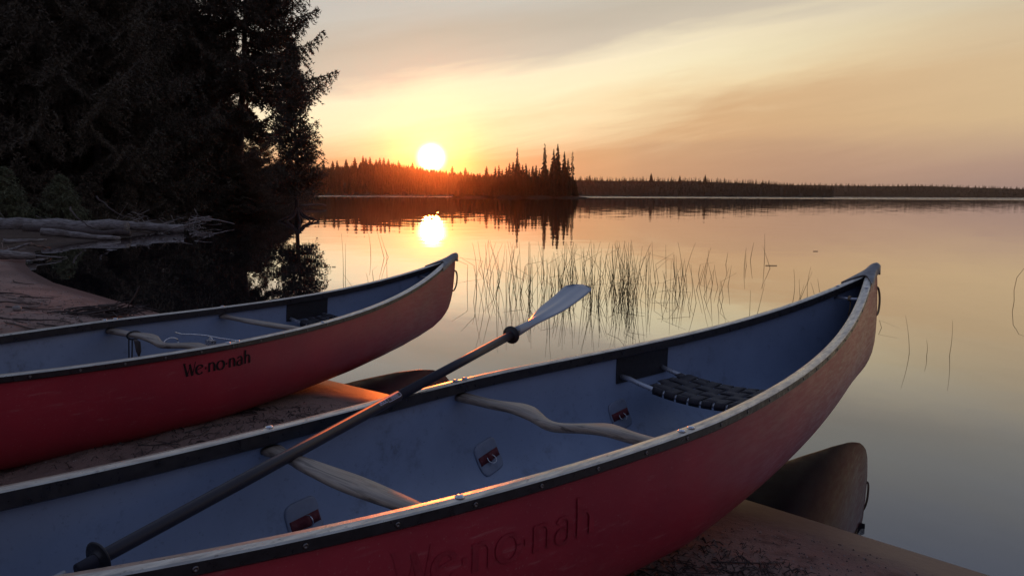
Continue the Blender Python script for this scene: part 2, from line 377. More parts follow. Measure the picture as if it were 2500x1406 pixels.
rnd = random.Random(7); nr = np.random.RandomState(11)
def far_spruce_arrays(seed, H=1.0, W=.17, lv=16, per=7, sparse=1.0, clear=.08):
    """small conifer, unit height: whorls of ragged drooping blades on a stem"""
    r = np.random.RandomState(seed); V = []; F = []
    def tri(a, b_, c):
        o = len(V); V.extend([a, b_, c]); F.append((o, o + 1, o + 2))
    for k in range(3):
        a0, a1 = 2.094 * k, 2.094 * (k + 1); q = .012
        tri((q * math.cos(a0), q * math.sin(a0), 0), (q * math.cos(a1), q * math.sin(a1), 0), (0, 0, H))
    for i in range(lv):
        t = clear + (1 - clear) * (i / lv) ** .92; rad = W * (1 - t) ** .8 * (.75 + .5 * r.rand()) + .012
        for j in range(per):
            if r.rand() > sparse: continue
            a = 6.283 * (j + r.rand()) / per; L = rad * (.55 + .7 * r.rand()); z0 = H * t + .02 * r.randn() * .5
            dx_, dy_ = math.cos(a), math.sin(a); wd = L * (.42 if sparse > .8 else .16)
            dr = L * (.25 + .5 * r.rand()); th = .035 * (1 - t) + .012
            tip = (dx_ * L, dy_ * L, z0 - dr)
            tri((-dy_ * wd * .5, dx_ * wd * .5, z0), (dy_ * wd * .5, -dx_ * wd * .5, z0), tip)
            tri((0, 0, z0 + th), (dx_ * L * .55, dy_ * L * .55, z0 - dr * .9 - th), tip)
    return np.array(V), np.array(F)
FARV = [far_spruce_arrays(s, W=wd, lv=18, per=7) for s, wd in ((1, .15), (2, .19), (3, .13), (4, .22), (5, .17))]
FINEV = [far_spruce_arrays(20 + s, W=wd, lv=lv, per=9, sparse=spz, clear=cl) for s, wd, lv, spz, cl in ((1, .15, 30, .85, .05), (2, .11, 26, .7, .15), (3, .19, 28, .9, .03), (4, .085, 24, .35, .25), (5, .13, 30, .8, .1))]
COARSEV = [far_spruce_arrays(40 + s, W=wd, lv=8, per=5) for s, wd in ((1, .17), (2, .22), (3, .14))]
def forest(name, pts, hs, label, variants, widen=1.0):
    Vs, Fs, o = [], [], 0
    for (x, y, z), hh in zip(pts, hs):
        v, f = variants[rnd.randrange(len(variants))]; a = rnd.random() * 6.28; c, s = math.cos(a), math.sin(a)
        q = v * hh; q[:, 0] *= widen; q[:, 1] *= widen
        Vs.append(np.stack([q[:, 0] * c - q[:, 1] * s + x, q[:, 0] * s + q[:, 1] * c + y, q[:, 2] + z], -1)); Fs.append(f + o); o += len(v)
    ob = link(name, np_mesh(name, np.vstack(Vs), np.vstack(Fs), M_FAR)); tag(ob, label, 'forest', kind='stuff'); return ob
def hill(name, ridge, D, depth, tree_h, spacing, label, variants, widen):
    """a wooded rise: ridge = (photo x, photo y of the tree tops); the ground is tree_h lower"""
    px = np.arange(ridge[0][0], ridge[-1][0] + 1, 8.0); top = np.interp(px, [a for a, _ in ridge], [b_ for _, b_ in ridge])
    rows = []
    for p_, y_ in zip(px, top):
        s0 = at_y(p_, 500, D); rg = at_y(p_, y_, D + depth); zr = max(rg.z - tree_h, .6)
        wob = 10 * math.sin(p_ * .03) + 5 * math.sin(p_ * .11)
        u = Vector((s0.x, s0.y, 0)).normalized()
        base_ = Vector((s0.x, s0.y, 0)) + u * wob
        rows.append([base_ + u * (depth * k) + Vector((0, 0, zz)) for k, zz in ((-.04, -1.2), (.02, .35), (.3, max(.5, zr * .36)), (.65, zr * .78), (1.0, zr), (1.8, zr * 1.0), (3.2, zr * .6), (4.0, -1.5))])
    mb = MB(); n = len(rows[0])
    mb.add([p for r in rows for p in r], [(i * n + j, (i + 1) * n + j, (i + 1) * n + j + 1, i * n + j + 1) for i in range(len(rows) - 1) for j in range(n - 1)])
    tag(mb.build(name, M_HILL), kind='structure')
    pts, hs = [], []
    L = (rows[-1][1] - rows[0][1]).length; nx = int(L / spacing); nyy = int(depth * 1.05 / spacing)
    for i in range(nx):
        for j in range(nyy):
            fi = (i + rnd.random()) / nx * (len(rows) - 1.001); k = int(fi); fk = fi - k
            t = .03 + (j + rnd.random()) / nyy * 1.02
            ks = (-.04, .02, .3, .65, 1.0, 1.8, 3.2, 4.0)
            q = next(q for q in range(7) if ks[q + 1] >= t); ft = (t - ks[q]) / (ks[q + 1] - ks[q])
            P = (rows[k][q] * (1 - fk) + rows[k + 1][q] * fk) * (1 - ft) + (rows[k][q + 1] * (1 - fk) + rows[k + 1][q + 1] * fk) * ft
            pts.append(P - Vector((0, 0, .4))); hs.append(tree_h * (.72 + .33 * rnd.random()))
    forest(name + '_forest', pts, hs, label, variants, widen)
    return rows
hill('wooded_hill', [(250, 440), (500, 425), (700, 414), (760, 408), (830, 401), (890, 391), (950, 393), (1000, 401), (1050, 407), (1100, 413), (1160, 418), (1230, 424), (1330, 428)], 600, 110, 7.0, 4.2, 'dark spruce wood covering the hill under the setting sun', FARV, 1.75)
hill('low_shore', [(1330, 428), (1420, 427), (1480, 428), (1560, 428), (1640, 430), (1700, 429), (1760, 432), (1830, 435), (1880, 438), (1960, 447), (2040, 452)], 900, 80, 7, 5.2, 'long dark wood on the low shore right of the point', COARSEV, 1.4)
hill('distant_shore', [(1850, 441), (1930, 443), (2050, 445), (2150, 446), (2250, 446), (2350, 449), (2450, 452), (2560, 455), (2700, 456), (2900, 452)], 1650, 90, 8, 8.5, 'thin strip of distant wood at the right end of the far shore', COARSEV, 1.9)

# point of land in the middle with its own trees
PD = 330
mb = MB(); rows = []
for px in np.arange(1110, 1436, 6.0):
    t = (px - 1110) / 326; e = math.sin(math.pi * min(1, max(0, t))) ** .5
    b0 = at_y(px, 490, PD); wob = 3 * math.sin(px * .08)
    rows.append([(b0.x, PD - 6 * e + wob, -.8), (b0.x, PD + wob, .25 + .5 * e), (b0.x, PD + 14, 1.6 * e), (b0.x, PD + 40, 1.8 * e), (b0.x, PD + 52, -1)])
n = 5; mb.add([p for r in rows for p in r], [(i * n + j, (i + 1) * n + j, (i + 1) * n + j + 1, i * n + j + 1) for i in range(len(rows) - 1) for j in range(n - 1)])
tag(mb.build('point_of_land', M_HILL), kind='structure')
FINE_ME = [np_mesh('far_tree_crown', v, f, M_FAR) for v, f in FINEV]
def far_tree(px, ytop, kind, Y, label, group, wide=1.0, base=1.0):
    p = at_y(px, ytop, Y); hh = p.z - base
    o = link('pine_tree' if kind != 3 else 'bare_tree', FINE_ME[kind]); o.location = (p.x, Y, base)
    o.scale = (hh * wide, hh * wide, hh); o.rotation_euler = (0, 0, rnd.random() * 6.28); return tag(o, label, 'tree', group)
G_PT = 'spruces on the point of land'
far_tree(1263, 360, 1, 338, 'lone tall thin spruce standing above the left end of the point', 'tree', .8)['group'] = G_PT
far_tree(1330, 349, 1, 336, 'tall open-branched spruce just left of the close clump on the point', G_PT, .9)
far_tree(1362, 349, 0, 334, 'tallest dense spruce in the middle of the clump on the point', G_PT, .8)
far_tree(1352, 362, 0, 339, 'dense spruce on the left edge of the tallest clump on the point', G_PT, .85)
far_tree(1378, 368, 0, 337, 'dense spruce on the right edge of the tallest clump on the point', G_PT, .8)
far_tree(1387, 385, 4, 335, 'lower spruce between the tallest clump and the bare tree on the point', G_PT, 1.0)
far_tree(1398, 368, 3, 340, 'thin bare dead tree at the right tip of the point', G_PT, 1.1)
lowp = [(1158, 424), (1172, 421), (1186, 414), (1199, 422), (1209, 406), (1218, 402), (1226, 412), (1236, 406), (1244, 396), (1253, 394), (1259, 399), (1268, 395), (1276, 401), (1284, 398), (1292, 411), (1301, 404), (1309, 402), (1317, 410), (1322, 416), (1338, 410), (1345, 401), (1357, 402), (1368, 400), (1374, 406), (1384, 410), (1392, 420), (1400, 430), (1406, 440), (1140, 427), (1126, 432)]
for k, (px, y) in enumerate(lowp):
    far_tree(px, y, (2, 0, 4)[k % 3], 332 + rnd.random() * 22, 'dark spruce in the low row of trees along the point', G_PT, 1.15)
pts, hs = [], []
for k in range(240):
    px = 1118 + 282 * rnd.random(); Y = 331 + 26 * rnd.random(); p = at_y(px, 470, Y); pts.append((p.x, Y, .5)); hs.append(4.5 + 4.5 * rnd.random())
forest('point_undergrowth', pts, hs, 'dark undergrowth of young trees along the point of land', FARV, 1.9)
# trees that stand out of the hill's skyline
for px, y in ((766, 400), (774, 398), (789, 396), (812, 392), (823, 391), (845, 388), (866, 384), (886, 379), (893, 385), (903, 382), (918, 388), (927, 384), (937, 384), (948, 387), (973, 391), (1007, 396), (1104, 404), (1136, 409), (1188, 405)):
    far_tree(px, y, (0, 4, 2)[px % 3], 690 + rnd.random() * 15, 'small spruce standing out on the skyline of the far hill', 'skyline spruces of the far hill', 1.7, base=max(1, at_y(px, y, 690).z - 12))
for px, y in ((1590, 420), (1722, 424), (1440, 425), (1660, 426)):
    far_tree(px, y + 2, (0, 4, 2)[px % 3], 960, 'small spruce rising above the low shore on the right', 'skyline spruces of the low shore', 1.8, base=max(1, at_y(px, y, 960).z - 12))

# ------------------------------------------------------------------ haze
mb = MB()  # volume added to make the red glow around the sun and hill
X0, X1, Y0, Y1, Z0, Z1 = -700, 1500, -120, 2100, -2.6, 75
mb.add([(X0, Y0, Z0), (X1, Y0, Z0), (X1, Y1, Z0), (X0, Y1, Z0), (X0, Y0, Z1), (X1, Y0, Z1), (X1, Y1, Z1), (X0, Y1, Z1)], [(3, 2, 1, 0), (4, 5, 6, 7), (0, 1, 5, 4), (1, 2, 6, 5), (2, 3, 7, 6), (3, 0, 4, 7)], smooth=False)
mh = bpy.data.materials.new('haze'); mh.use_nodes = True; t = NT(mh.node_tree); t.t.nodes.clear()
vo = t.n('ShaderNodeVolumePrincipled'); vo.inputs['Density'].default_value = .000078; vo.inputs['Color'].default_value = (.95, .78, .72, 1); vo.inputs['Anisotropy'].default_value = .945
t.link(vo.outputs[0], t.n('ShaderNodeOutputMaterial').inputs['Volume'])
HAZE = tag(mb.build('haze', mh), 'thin evening haze added over the lake for the red sun glow', 'haze', kind='stuff')

# ------------------------------------------------------------------ spruces on the left bank
def spruce_mesh(seed, H, Rad, clear=.06, dens=17, needle=.13, nwid=.045, gaps=0.0, mat_n=None, droop=0.0):
    """trunk with limbs (one mesh) and a crown of needle tufts on twigs (another)"""
    r = np.random.RandomState(seed); tb = MB()
    k = 9; tb.tube([(0.05 * math.sin(i * 1.1 + seed), .05 * math.cos(i * .9), H * i / k) for i in range(k + 1)], [.011 * H * (1 - .93 * i / k) + .01 for i in range(k + 1)], 9)
    P, Dv = [], []
    nb = int(dens * H * (1 - clear))
    for i in range(nb):
        t = clear + (1 - clear) * ((i + r.rand()) / nb) ** .95
        if gaps and vnoise(np.array([t * 9.0]), np.array([seed * 1.7]), 1.0, seed)[0] < -.5 + gaps and r.rand() < .75: continue
        prof = min(1.0, (1 - t) * 1.25 + .02) ** .8 * (.75 + .25 * min(1, t / max(clear + .12, .01)))
        L = Rad * prof * (.55 + .6 * r.rand()); a = r.rand() * 6.283
        e = math.radians(-22 - droop + 52 * t + 14 * r.randn() * .6); cu = .22 + .25 * r.rand()
        s = np.linspace(0, 1, 8); bend = .35 * r.randn()
        rr = L * s; zz = H * t + np.tan(e) * L * s * (1 - .4 * s) + cu * L * s ** 3 - .10 * L * s ** 2
        aa = a + bend * .35 * s ** 2
        bx, by = np.cos(aa) * rr, np.sin(aa) * rr
        pts = np.stack([bx, by, zz], -1)
        tb.tube([tuple(q) for q in pts[::2]] + [tuple(pts[-1])], [.006 + .014 * L / 4 * (1 - .9 * q / 4) for q in range(5)], 4, caps=False)
        nt = max(5, int(L / .155))
        for q in range(nt):
            sv = .12 + .88 * (q + r.rand() * .6) / nt
            if sv > 1: sv = 1
            p0 = np.array([np.interp(sv, s, pts[:, c]) for c in range(3)])
            tdir = np.array([math.cos(a + bend * .3), math.sin(a + bend * .3), 0])
            for sd in (-1, 1):
                lt = min(1.05, (.42 * L * (1 - sv) ** .7 + .16)) * (.6 + .6 * r.rand())
                ang = math.radians(52 + 14 * r.randn() * .6) * sd
                d = np.array([tdir[0] * math.cos(ang) - tdir[1] * math.sin(ang), tdir[0] * math.sin(ang) + tdir[1] * math.cos(ang), -.22 - .25 * r.rand()])
                nn = max(3, int(lt / .062)); u = (np.arange(nn) + r.rand(nn)) / nn
                pp = p0 + np.outer(u * lt, d); pp[:, 2] -= .28 * lt * u ** 2
                P.append(np.repeat(pp, 3, 0)); Dv.append(np.tile(d, (nn * 3, 1)))
        uu = np.linspace(.1, 1, max(4, int(L / .07))); pp = np.stack([np.interp(uu, s, pts[:, c]) for c in range(3)], -1)
        P.append(np.repeat(pp, 3, 0)); Dv.append(np.tile(np.array([math.cos(a), math.sin(a), 0]), (len(uu) * 3, 1)))
    P = np.vstack(P); Dv = np.vstack(Dv); n = len(P)
    g = r.randn(n, 3); g /= np.linalg.norm(g, axis=1)[:, None]
    d = Dv * .55 + g * .8; d /= np.linalg.norm(d, axis=1)[:, None]
    sdir = np.cross(d, r.randn(n, 3)); sdir /= np.linalg.norm(sdir, axis=1)[:, None] + 1e-9
    ln = needle * (.6 + .8 * r.rand(n))[:, None]
    V = np.stack([P - sdir * nwid * .5, P + sdir * nwid * .5, P + d * ln], 1).reshape(-1, 3)
    F = np.arange(3 * n).reshape(-1, 3)
    me = np_mesh('crown', V, F, mat_n or M_NEEDLE)
    tr = bpy.data.meshes.new('trunk'); tr.from_pydata(tb.v, [], tb.f); tr.materials.append(M_BARK); tr.polygons.foreach_set('use_smooth', tb.sm)
    return tr, me
SPR = [spruce_mesh(3, 15.0, 3.9, .05, 17), spruce_mesh(8, 13.0, 3.4, .05, 18), spruce_mesh(14, 17.0, 4.3, .10, 14, gaps=.22)]
def spruce(v, px, D, label, rz=0, scale=1.0, lean=(0, 0), sz=1.0, group='spruces of the left bank', base=None):
    p = at_y(px, 500, D); z = h1(p.x, D) if base is None else base
    o = thing('spruce_tree', label, 'tree', (p.x, D, z - .05), 0, group); o.rotation_euler = (lean[0], lean[1], rz); o.scale = (scale, scale, scale * sz)
    link('trunk', SPR[v][0], o); link('crown', SPR[v][1], o); return o
SPR.append(spruce_mesh(21, 18.0, 5.2, .27, 14, gaps=.26, needle=.16, nwid=.06))
SPR.append(spruce_mesh(33, 7.3, 1.40, .17, 30, needle=.13, nwid=.045, gaps=.12))
spruce(3, 580, 39, 'tallest leaning spruce with open branches reaching right over the water', 1.1, 1.0, (0, R(5)), group=None)
sp_small = spruce(4, 727, 32.7, 'small slender spruce standing on bare trunk at the right end of bank', 2.0, 1.0, (0, R(4)), base=.05, group=None)
mass = 'dark spruce in the dense stand behind the driftwood'
for v, px, D, rz, s_, sz in ((0, 20, 29, .3, 1.0, 1.15), (1, 130, 33, 1.4, 1.1, 1.2), (2, 245, 31, 2.2, 1.0, 1.0), (0, 340, 36, 3.3, 1.08, 1.15), (1, 440, 39, 4.0, 1.05, 1.0), (2, 80, 42, 5.0, 1.1, 1.1), (0, 200, 45, .9, 1.2, 1.2), (1, 320, 48, 1.9, 1.3, 1.2), (2, 395, 52, 2.9, 1.1, .95), (1, 500, 47, 4.4, 1.0, .86), (0, -60, 34, 2.0, 1.1, 1.1), (1, 640, 74, .4, .8, .75), (0, 560, 66, 1.4, .9, .8), (1, 690, 92, .4, .7, .6), (1, 470, 62, 1.0, 1.2, 1.0), (1, 655, 44, 2.2, .55, .36), (0, 625, 42, 3.2, .55, .40), (0, 695, 47, 5.2, .45, .30), (2, 610, 52, 1.2, .6, .4), (1, 585, 37.5, 3.0, .62, .36), (0, 540, 38, 4.1, .7, .42), (1, 30, 56, 1.0, 1.4, 1.3), (0, 150, 60, 2.0, 1.4, 1.3), (1, 270, 66, 2.0, 1.5, 1.3)):
    spruce(v, px, D, mass, rz, s_, (R(rnd.uniform(-2, 2)), R(rnd.uniform(-2, 3))), sz)
YOUNG = spruce_mesh(51, 2.6, 1.25, .02, 40, needle=.09, nwid=.03, mat_n=M_NEEDLE2, droop=14)
for px, D, s_, lb in ((150, 26.5, .72, 'pale green young spruce with drooping boughs behind the long bleached log'), (12, 25.5, .8, 'pale green young spruce at the left edge behind the driftwood')):
    p = at_y(px, 500, D); o = thing('young_spruce', lb, 'tree', (p.x, D, h1(p.x, D)), 0, 'young spruces of the left bank'); o.scale = (s_, s_, s_ * .85)
    link('trunk', YOUNG[0], o); link('crown', YOUNG[1], o)
# low brush under the trees along the waterline
BUSH = spruce_mesh(61, 1.7, 1.7, .02, 26, needle=.12, nwid=.04, droop=8)
for px, D in ((300, 30), (380, 32), (455, 35), (520, 40), (575, 46), (610, 55), (645, 66), (670, 80), (220, 28.5), (700, 105)):
    p = at_y(px, 500, D); o = thing('bush', 'low dark bush overhanging the waterline under the spruces', 'bush', (p.x, D, h1(p.x, D)), rnd.random() * 6, 'bushes along the left waterline')
    s_ = D / 36; o.scale = (s_, s_, s_); link('trunk', BUSH[0], o); link('crown', BUSH[1], o)
# tussock of roots under the small spruce
mb = MB(); q = sp_small.location
for k in range(9):
    a = k * .7 + .2; L = .5 + .5 * rnd.random()
    mb.tube([(q.x, q.y, .55), (q.x + .3 * L * math.cos(a), q.y + .3 * L * math.sin(a), .22), (q.x + .8 * L * math.cos(a), q.y + .8 * L * math.sin(a), .05), (q.x + L * math.cos(a), q.y + L * math.sin(a), -.12)], [.06, .05, .04, .02], 6)
tag(mb.build('root_clump', M_BARK), 'tangle of exposed roots in the water under the small spruce', 'roots')

# ------------------------------------------------------------------ canoes
LH = 2.6; WID, WEXP, RISE, KEXP = .437, 1.5984, .2434, 3.0059
def zg(x): return RISE * abs(x / LH + 1) ** KEXP - RISE
def wd(x): return max(0.0, WID * (1 - min(1, abs(x / LH + 1)) ** WEXP))
STEM_A = [(-2.6, -.660), (-2.0, -.658), (-1.4, -.650), (-1.0, -.640), (-.7, -.628), (-.45, -.608), (-.25, -.580), (-.10, -.540), (0, -.490), (.042, -.43), (.06, -.35), (.062, -.27), (.055, -.18), (.042, -.09), (.02, -.005)]
STEM_B = [(-2.6, -.650), (-2.0, -.648), (-1.4, -.640), (-1.0, -.620), (-.7, -.596), (-.45, -.560), (-.25, -.512), (-.12, -.455), (-.05, -.39), (-.015, -.32), (.0, -.24), (.008, -.16), (.012, -.08), (.012, -.005)]
class Canoe:
    def __init__(self, tip, th, pt, hl, stem, label, name='canoe'):
        Mw = Matrix.Translation(tip) @ Matrix.Rotation(th, 4, 'Z') @ Matrix.Rotation(-pt, 4, 'Y') @ Matrix.Rotation(-hl, 4, 'X')
        self.base = Vector((-LH, 0, -.66)); self.M = Mw
        self.root = thing(name, label, 'canoe', group='red canoes pulled up on the beach')
        self.root.matrix_world = Mw @ Matrix.Translation(self.base)
        st = np.array(stem); seg = np.r_[0, np.cumsum(np.linalg.norm(np.diff(st, axis=0), axis=1))]; self.st, self.seg = st, seg
        NV, NT_ = 46, 22
        outer, inner = [], []
        for i in range(-NV, NV + 1):
            v = abs(i) / NV; v = 1 - (1 - v) ** 1.15
            s = v * seg[-1]; kx, kz = np.interp(s, seg, st[:, 0]), np.interp(s, seg, st[:, 1])
            gx = -LH * (1 - v); gz = zg(gx) - .010; wg = max(.0, wd(gx) - .012)
            nexp = 4.4 - 3.15 * min(1, (v / .80)) ** .95
            ro, ri = [], []
            for j in range(-NT_, NT_ + 1):
                q = abs(j) / NT_; sg = 1 if j >= 0 else -1
                ph = q * math.pi / 2
                yy = math.sin(ph) ** (2 / nexp) * wg; tau = 1 - math.cos(ph) ** (2 / nexp)
                if q == 1: yy, tau = wg, 1.0
                x = kx + (gx - kx) * tau; z = kz + (gz - kz) * tau
                yy = max(yy, 0.0045 * (1 if q > 0 else 0))
                if i < 0: x = -2 * LH - x
                ro.append((x, sg * yy, z)); ri.append((x + (0.006 if i < 0 else -0.006) * (1 if v > .8 else 0), sg * max(0, yy - .006), z + .006 * (1 - tau)))
            outer.append(ro); inner.append(ri)
        B = -self.base
        sh = lambda rows: [[Vector(p) + B for p in r] for r in rows]
        hull = MB(); hull.loft(sh(outer), False, False, 0); hull.loft([list(reversed(r)) for r in sh(inner)], False, False, 1)
        self.hull = hull.build('hull', [M_RED, M_LINER], self.root)
        def bvh(rows):
            n = len(rows[0]); return BVHTree.FromPolygons([p for r in rows for p in r], [(i * n + j, i * n + j + 1, (i + 1) * n + j + 1, (i + 1) * n + j) for i in range(len(rows) - 1) for j in range(n - 1)])
        self.bo, self.bi = bvh(outer), bvh(inner)
        for side in (1, -1): self.gunwale(side)
        for end in (0, 1): self.deck(end); self.loop(end)
    def obj(self, mb, name, m, parent=None):
        """geometry given in tip-based coordinates, stored relative to the canoe's base"""
        B = -self.base; mb.v = [tuple(Vector(p) + B) for p in mb.v]; return mb.build(name, m, parent or self.root)
    def hy(self, x, z, side=1, outer=False):
        h = (self.bo if outer else self.bi).ray_cast(Vector((x, 0, z)), Vector((0, side, 0))); return (h[0].y, h[1]) if h[0] else (side * wd(x), Vector((0, side, 0)))
    def floor(self, x, y):
        h = self.bi.ray_cast(Vector((x, y, .2)), Vector((0, 0, -1))); return h[0], h[1]
    def hit(self, px, py):
        """where the sight line through a measured point meets the inside of the hull"""
        Mi = self.M.inverted(); o = Mi @ EYE; d = (Mi.to_3x3() @ ray(px, py)).normalized(); h = self.bi.ray_cast(o, d)
        return (h[0], h[1]) if h[0] is not None else (None, None)
    def rim(self, x, side, inset=0.0, dz=0.0):
        return Vector((x, side * max(0, wd(x) - inset), zg(x) + dz))
    def gunwale(self, side):
        N = 90; rings = []
        prof = [(.000, -.003), (-.004, .000), (-.019, .0018), (-.035, .000), (-.039, -.003), (-.039, -.035), (-.036, -.038), (-.018, -.038), (-.016, -.026), (-.011, -.022), (-.009, -.026), (-.003, -.026), (.000, -.023)]
        for i in range(N + 1):
            t = -1 + 2 * i / N; t = math.copysign(1 - (1 - abs(t)) ** 1.1, t); x = -LH + (LH - .03) * t
            e = .004; a = self.rim(x - e, 1); b_ = self.rim(x + e, 1); tg = (b_ - a).normalized(); nrm = Vector((-tg.y, tg.x, 0)).normalized()
            p = self.rim(x, 1); ring = []
            for (o_, z_) in prof:
                q = p + nrm * o_; q.z += z_; q.y = max(q.y, .001) * side; ring.append(q)
            rings.append(ring if side < 0 else list(reversed(ring)))
        mb = MB(); npf = len(prof)
        mb.loft(rings, smooth=False)
        for q in range(len(mb.mi)):
            k = q % npf; k = k if side < 0 else (npf - 2 - k) % npf
            mb.mi[q] = 0 if k in (0, 1, 2, 3) else 1
        g = self.obj(mb, 'gunwale', [M_GUN, M_GUNS])
        md = bpy.data.meshes; 
        if not hasattr(Canoe, 'scr'):
            s = MB(); s.loft([[(r_ * math.cos(6.283 * k / 10), r_ * math.sin(6.283 * k / 10), z_) for k in range(10)] for r_, z_ in ((.0052, 0), (.0052, .0010), (.0040, .0020), (.0020, .0020), (.0016, .0006))], True, True)
            Canoe.scr = bpy.data.meshes.new('screw'); Canoe.scr.from_pydata(s.v, [], s.f); Canoe.scr.materials.append(M_SCREW); Canoe.scr.polygons.foreach_set('use_smooth', s.sm)
            s = MB(); s.loft([[(r_ * math.cos(6.283 * k / 12), r_ * math.sin(6.283 * k / 12), z_) for k in range(12)] for r_, z_ in ((.0105, 0), (.0100, .002), (.0075, .0042), (.003, .0050), (.0005, .0051))], True, True)
            Canoe.bolt = bpy.data.meshes.new('bolt'); Canoe.bolt.from_pydata(s.v, [], s.f); Canoe.bolt.materials.append(M_STEEL); Canoe.bolt.polygons.foreach_set('use_smooth', s.sm)
        x = -.33
        while x > -2 * LH + .3:
            e = .004; tg = (self.rim(x + e, 1) - self.rim(x - e, 1)).normalized(); nrm = Vector((-tg.y * side * side, tg.x, 0)).normalized(); nrm.y *= side
            p = self.rim(x, side, 0, -.0135) + nrm * .0004
            o = link('screw', Canoe.scr, g); o.location = p - self.base; o.rotation_euler = nrm.to_track_quat('Z', 'Y').to_euler()
            x -= .172
        setattr(self, 'g%d' % (1 if side > 0 else 0), g)
    def bolts(self, x, dxs=(0,)):
        for side in (1, -1):
            for d in dxs:
                o = link('bolt', Canoe.bolt, self.g1 if side > 0 else self.g0); o.location = self.rim(x + d, side, .017, .0015) - self.base
    def deck(self, end):
        mb = MB(); NX, NTT = 12, 12; top = []
        for i in range(NX + 1):
            row = []
            for j in range(-NTT, NTT + 1):
                t = j / NTT; f = i / NX; x = .024 - (.30 * f) * (.62 + .38 * t * t) 
                xx = min(x, -.004); wv = wd(xx) + .006 + .010 * (1 - f)
                wv = max(wv, .030 if f > 0 else .022)
                z = zg(xx) + .0045 + .016 * (1 - t * t) * (.5 + .5 * (1 - f)) + (.006 * (1 - f)); y = t * wv
                if end: x = -2 * LH - x
                row.append((x, y, z))
            a, b_ = row[0], row[-1]
            dn = .034 if i else .05
            row = [(a[0], a[1] - .001, a[2] - dn)] + row + [(b_[0], b_[1] + .001, b_[2] - dn)]
            top.append(row if not end else list(reversed(row)))
        mb.loft(top, False, False)
        fr = top[0]; mb.add(list(fr), [tuple(range(len(fr)))])
        bk = [tuple(Vector(p) + Vector((0, 0, -.006))) for p in top[-1]]; nb = len(bk)
        mb.add(list(top[-1]) + bk, [(k, k + 1, nb + k + 1, nb + k) for k in range(nb - 1)])
        self.obj(mb, 'deck_plate', M_DECK)
    def loop(self, end):
        mb = MB(); pts = []
        for k in range(15):
            a = math.pi * k / 14; z = -.19 + .078 * math.cos(a); x = float(np.interp(z, self.st[-6:, 1], self.st[-6:, 0])) - .006 + .058 * math.sin(a) ** .7
            pts.append((x if not end else -2 * LH - x, .0, z))
        mb.tube(pts, .0062, 8); self.obj(mb, 'grab_loop', M_ROPE)
    def bar(self, kind, x, name):
        """wooden thwart or carrying yoke hung under the gunwales"""
        wv = wd(x) - .022; z0 = zg(x) - .055; rings = []
        for i in range(49):
            t = -1 + 2 * i / 48; y = t * wv; a = abs(t)
            if kind == 'thwart':
                hw = .026 + .012 * math.exp(-(a / .38) ** 2) - .010 * math.exp(-((a - .74) / .16) ** 2) + .004 * ss(np.array(a), .85, 1.0); off = 0; dz_ = -.004 * math.cos(a * math.pi / 2); th = .0115
            else:
                hw = .030 - .009 * math.exp(-(a / .20) ** 2) + .012 * math.exp(-((a - .36) / .13) ** 2) - .006 * math.exp(-((a - .75) / .15) ** 2)
                off = -.030 * math.exp(-(a / .17) ** 2) + .010 * math.exp(-((a - .36) / .13) ** 2); dz_ = -.012 * math.exp(-(a / .24) ** 2) + .004 * math.exp(-((a - .45) / .15) ** 2); th = .013
            ring = []
            for k in range(14):
                c, s_ = math.cos(2 * math.pi * k / 14), math.sin(2 * math.pi * k / 14)
                ring.append((x + off + hw * math.copysign(abs(c) ** .75, c), y, z0 + dz_ + th * math.copysign(abs(s_) ** .75, s_)))
            rings.append(ring)
        mb = MB(); mb.loft([list(reversed(r)) for r in rings]); return self.obj(mb, name, M_WOOD)
    def seat(self, x0, x1, drop=.12):
        zs = lambda x, y: zg(x) - drop - .048 * (1 - min(1, (y / .34) ** 2))
        root = MB(); wv0 = self.hy(x0, zg(x0) - drop)[0] - .004
        for x in (x0, x1):
            wv = self.hy(x, zg(x) - drop)[0] - .003
            pts = [(x, wv * (-1 + 2 * k / 20), zs(x, wv * (-1 + 2 * k / 20))) for k in range(21)]
            root.tube(pts, .0125, 8, squash=.8)
        for sgn in (1, -1):
            root.tube([(x0, sgn * .225, zs(x0, .225) - .002), (x1, sgn * .225, zs(x1, .225) - .002)], .010, 6)
        sroot = self.obj(root, 'seat', M_TUBE)
        n = 8; wid = .0445; ys = [-.185 + .37 * k / (n - 1) for k in range(n)]
        lng = 4; xs = [x0 + (x1 - x0) * (k + .5) / lng for k in range(lng)]; wl = abs(x1 - x0) / lng * .86
        for k, y in enumerate(ys):                       # straps wrapped round the two rails
            mb = MB(); rows = []
            path = [(x0 - .0150, -.012), (x0 - .0155, .004), (x0 - .009, .0135)]
            for q in range(17):
                f = q / 16; ph = f * lng - .5; path.append((x0 + (x1 - x0) * f, .0135 - .004 * math.sin(f * math.pi) + .0022 * math.cos(math.pi * ph + math.pi * k)))
            path += [(x1 + .009, .0135), (x1 + .0155, .004), (x1 + .0150, -.012)]
            if x1 < x0: path = path
            for (x, dz_) in path: rows.append([(x, y - wid / 2, zs(min(max(x, min(x0, x1)), max(x0, x1)), y - wid / 2) + dz_), (x, y + wid / 2, zs(min(max(x, min(x0, x1)), max(x0, x1)), y + wid / 2) + dz_)])
            low = [[(p[0], p[1], p[2] - .0018) for p in r] for r in rows]
            mb.loft([[r[0], r[1], l[1], l[0]] for r, l in zip(rows, low)], True, True); self.obj(mb, 'webbing_strap', M_WEB, None).parent = sroot
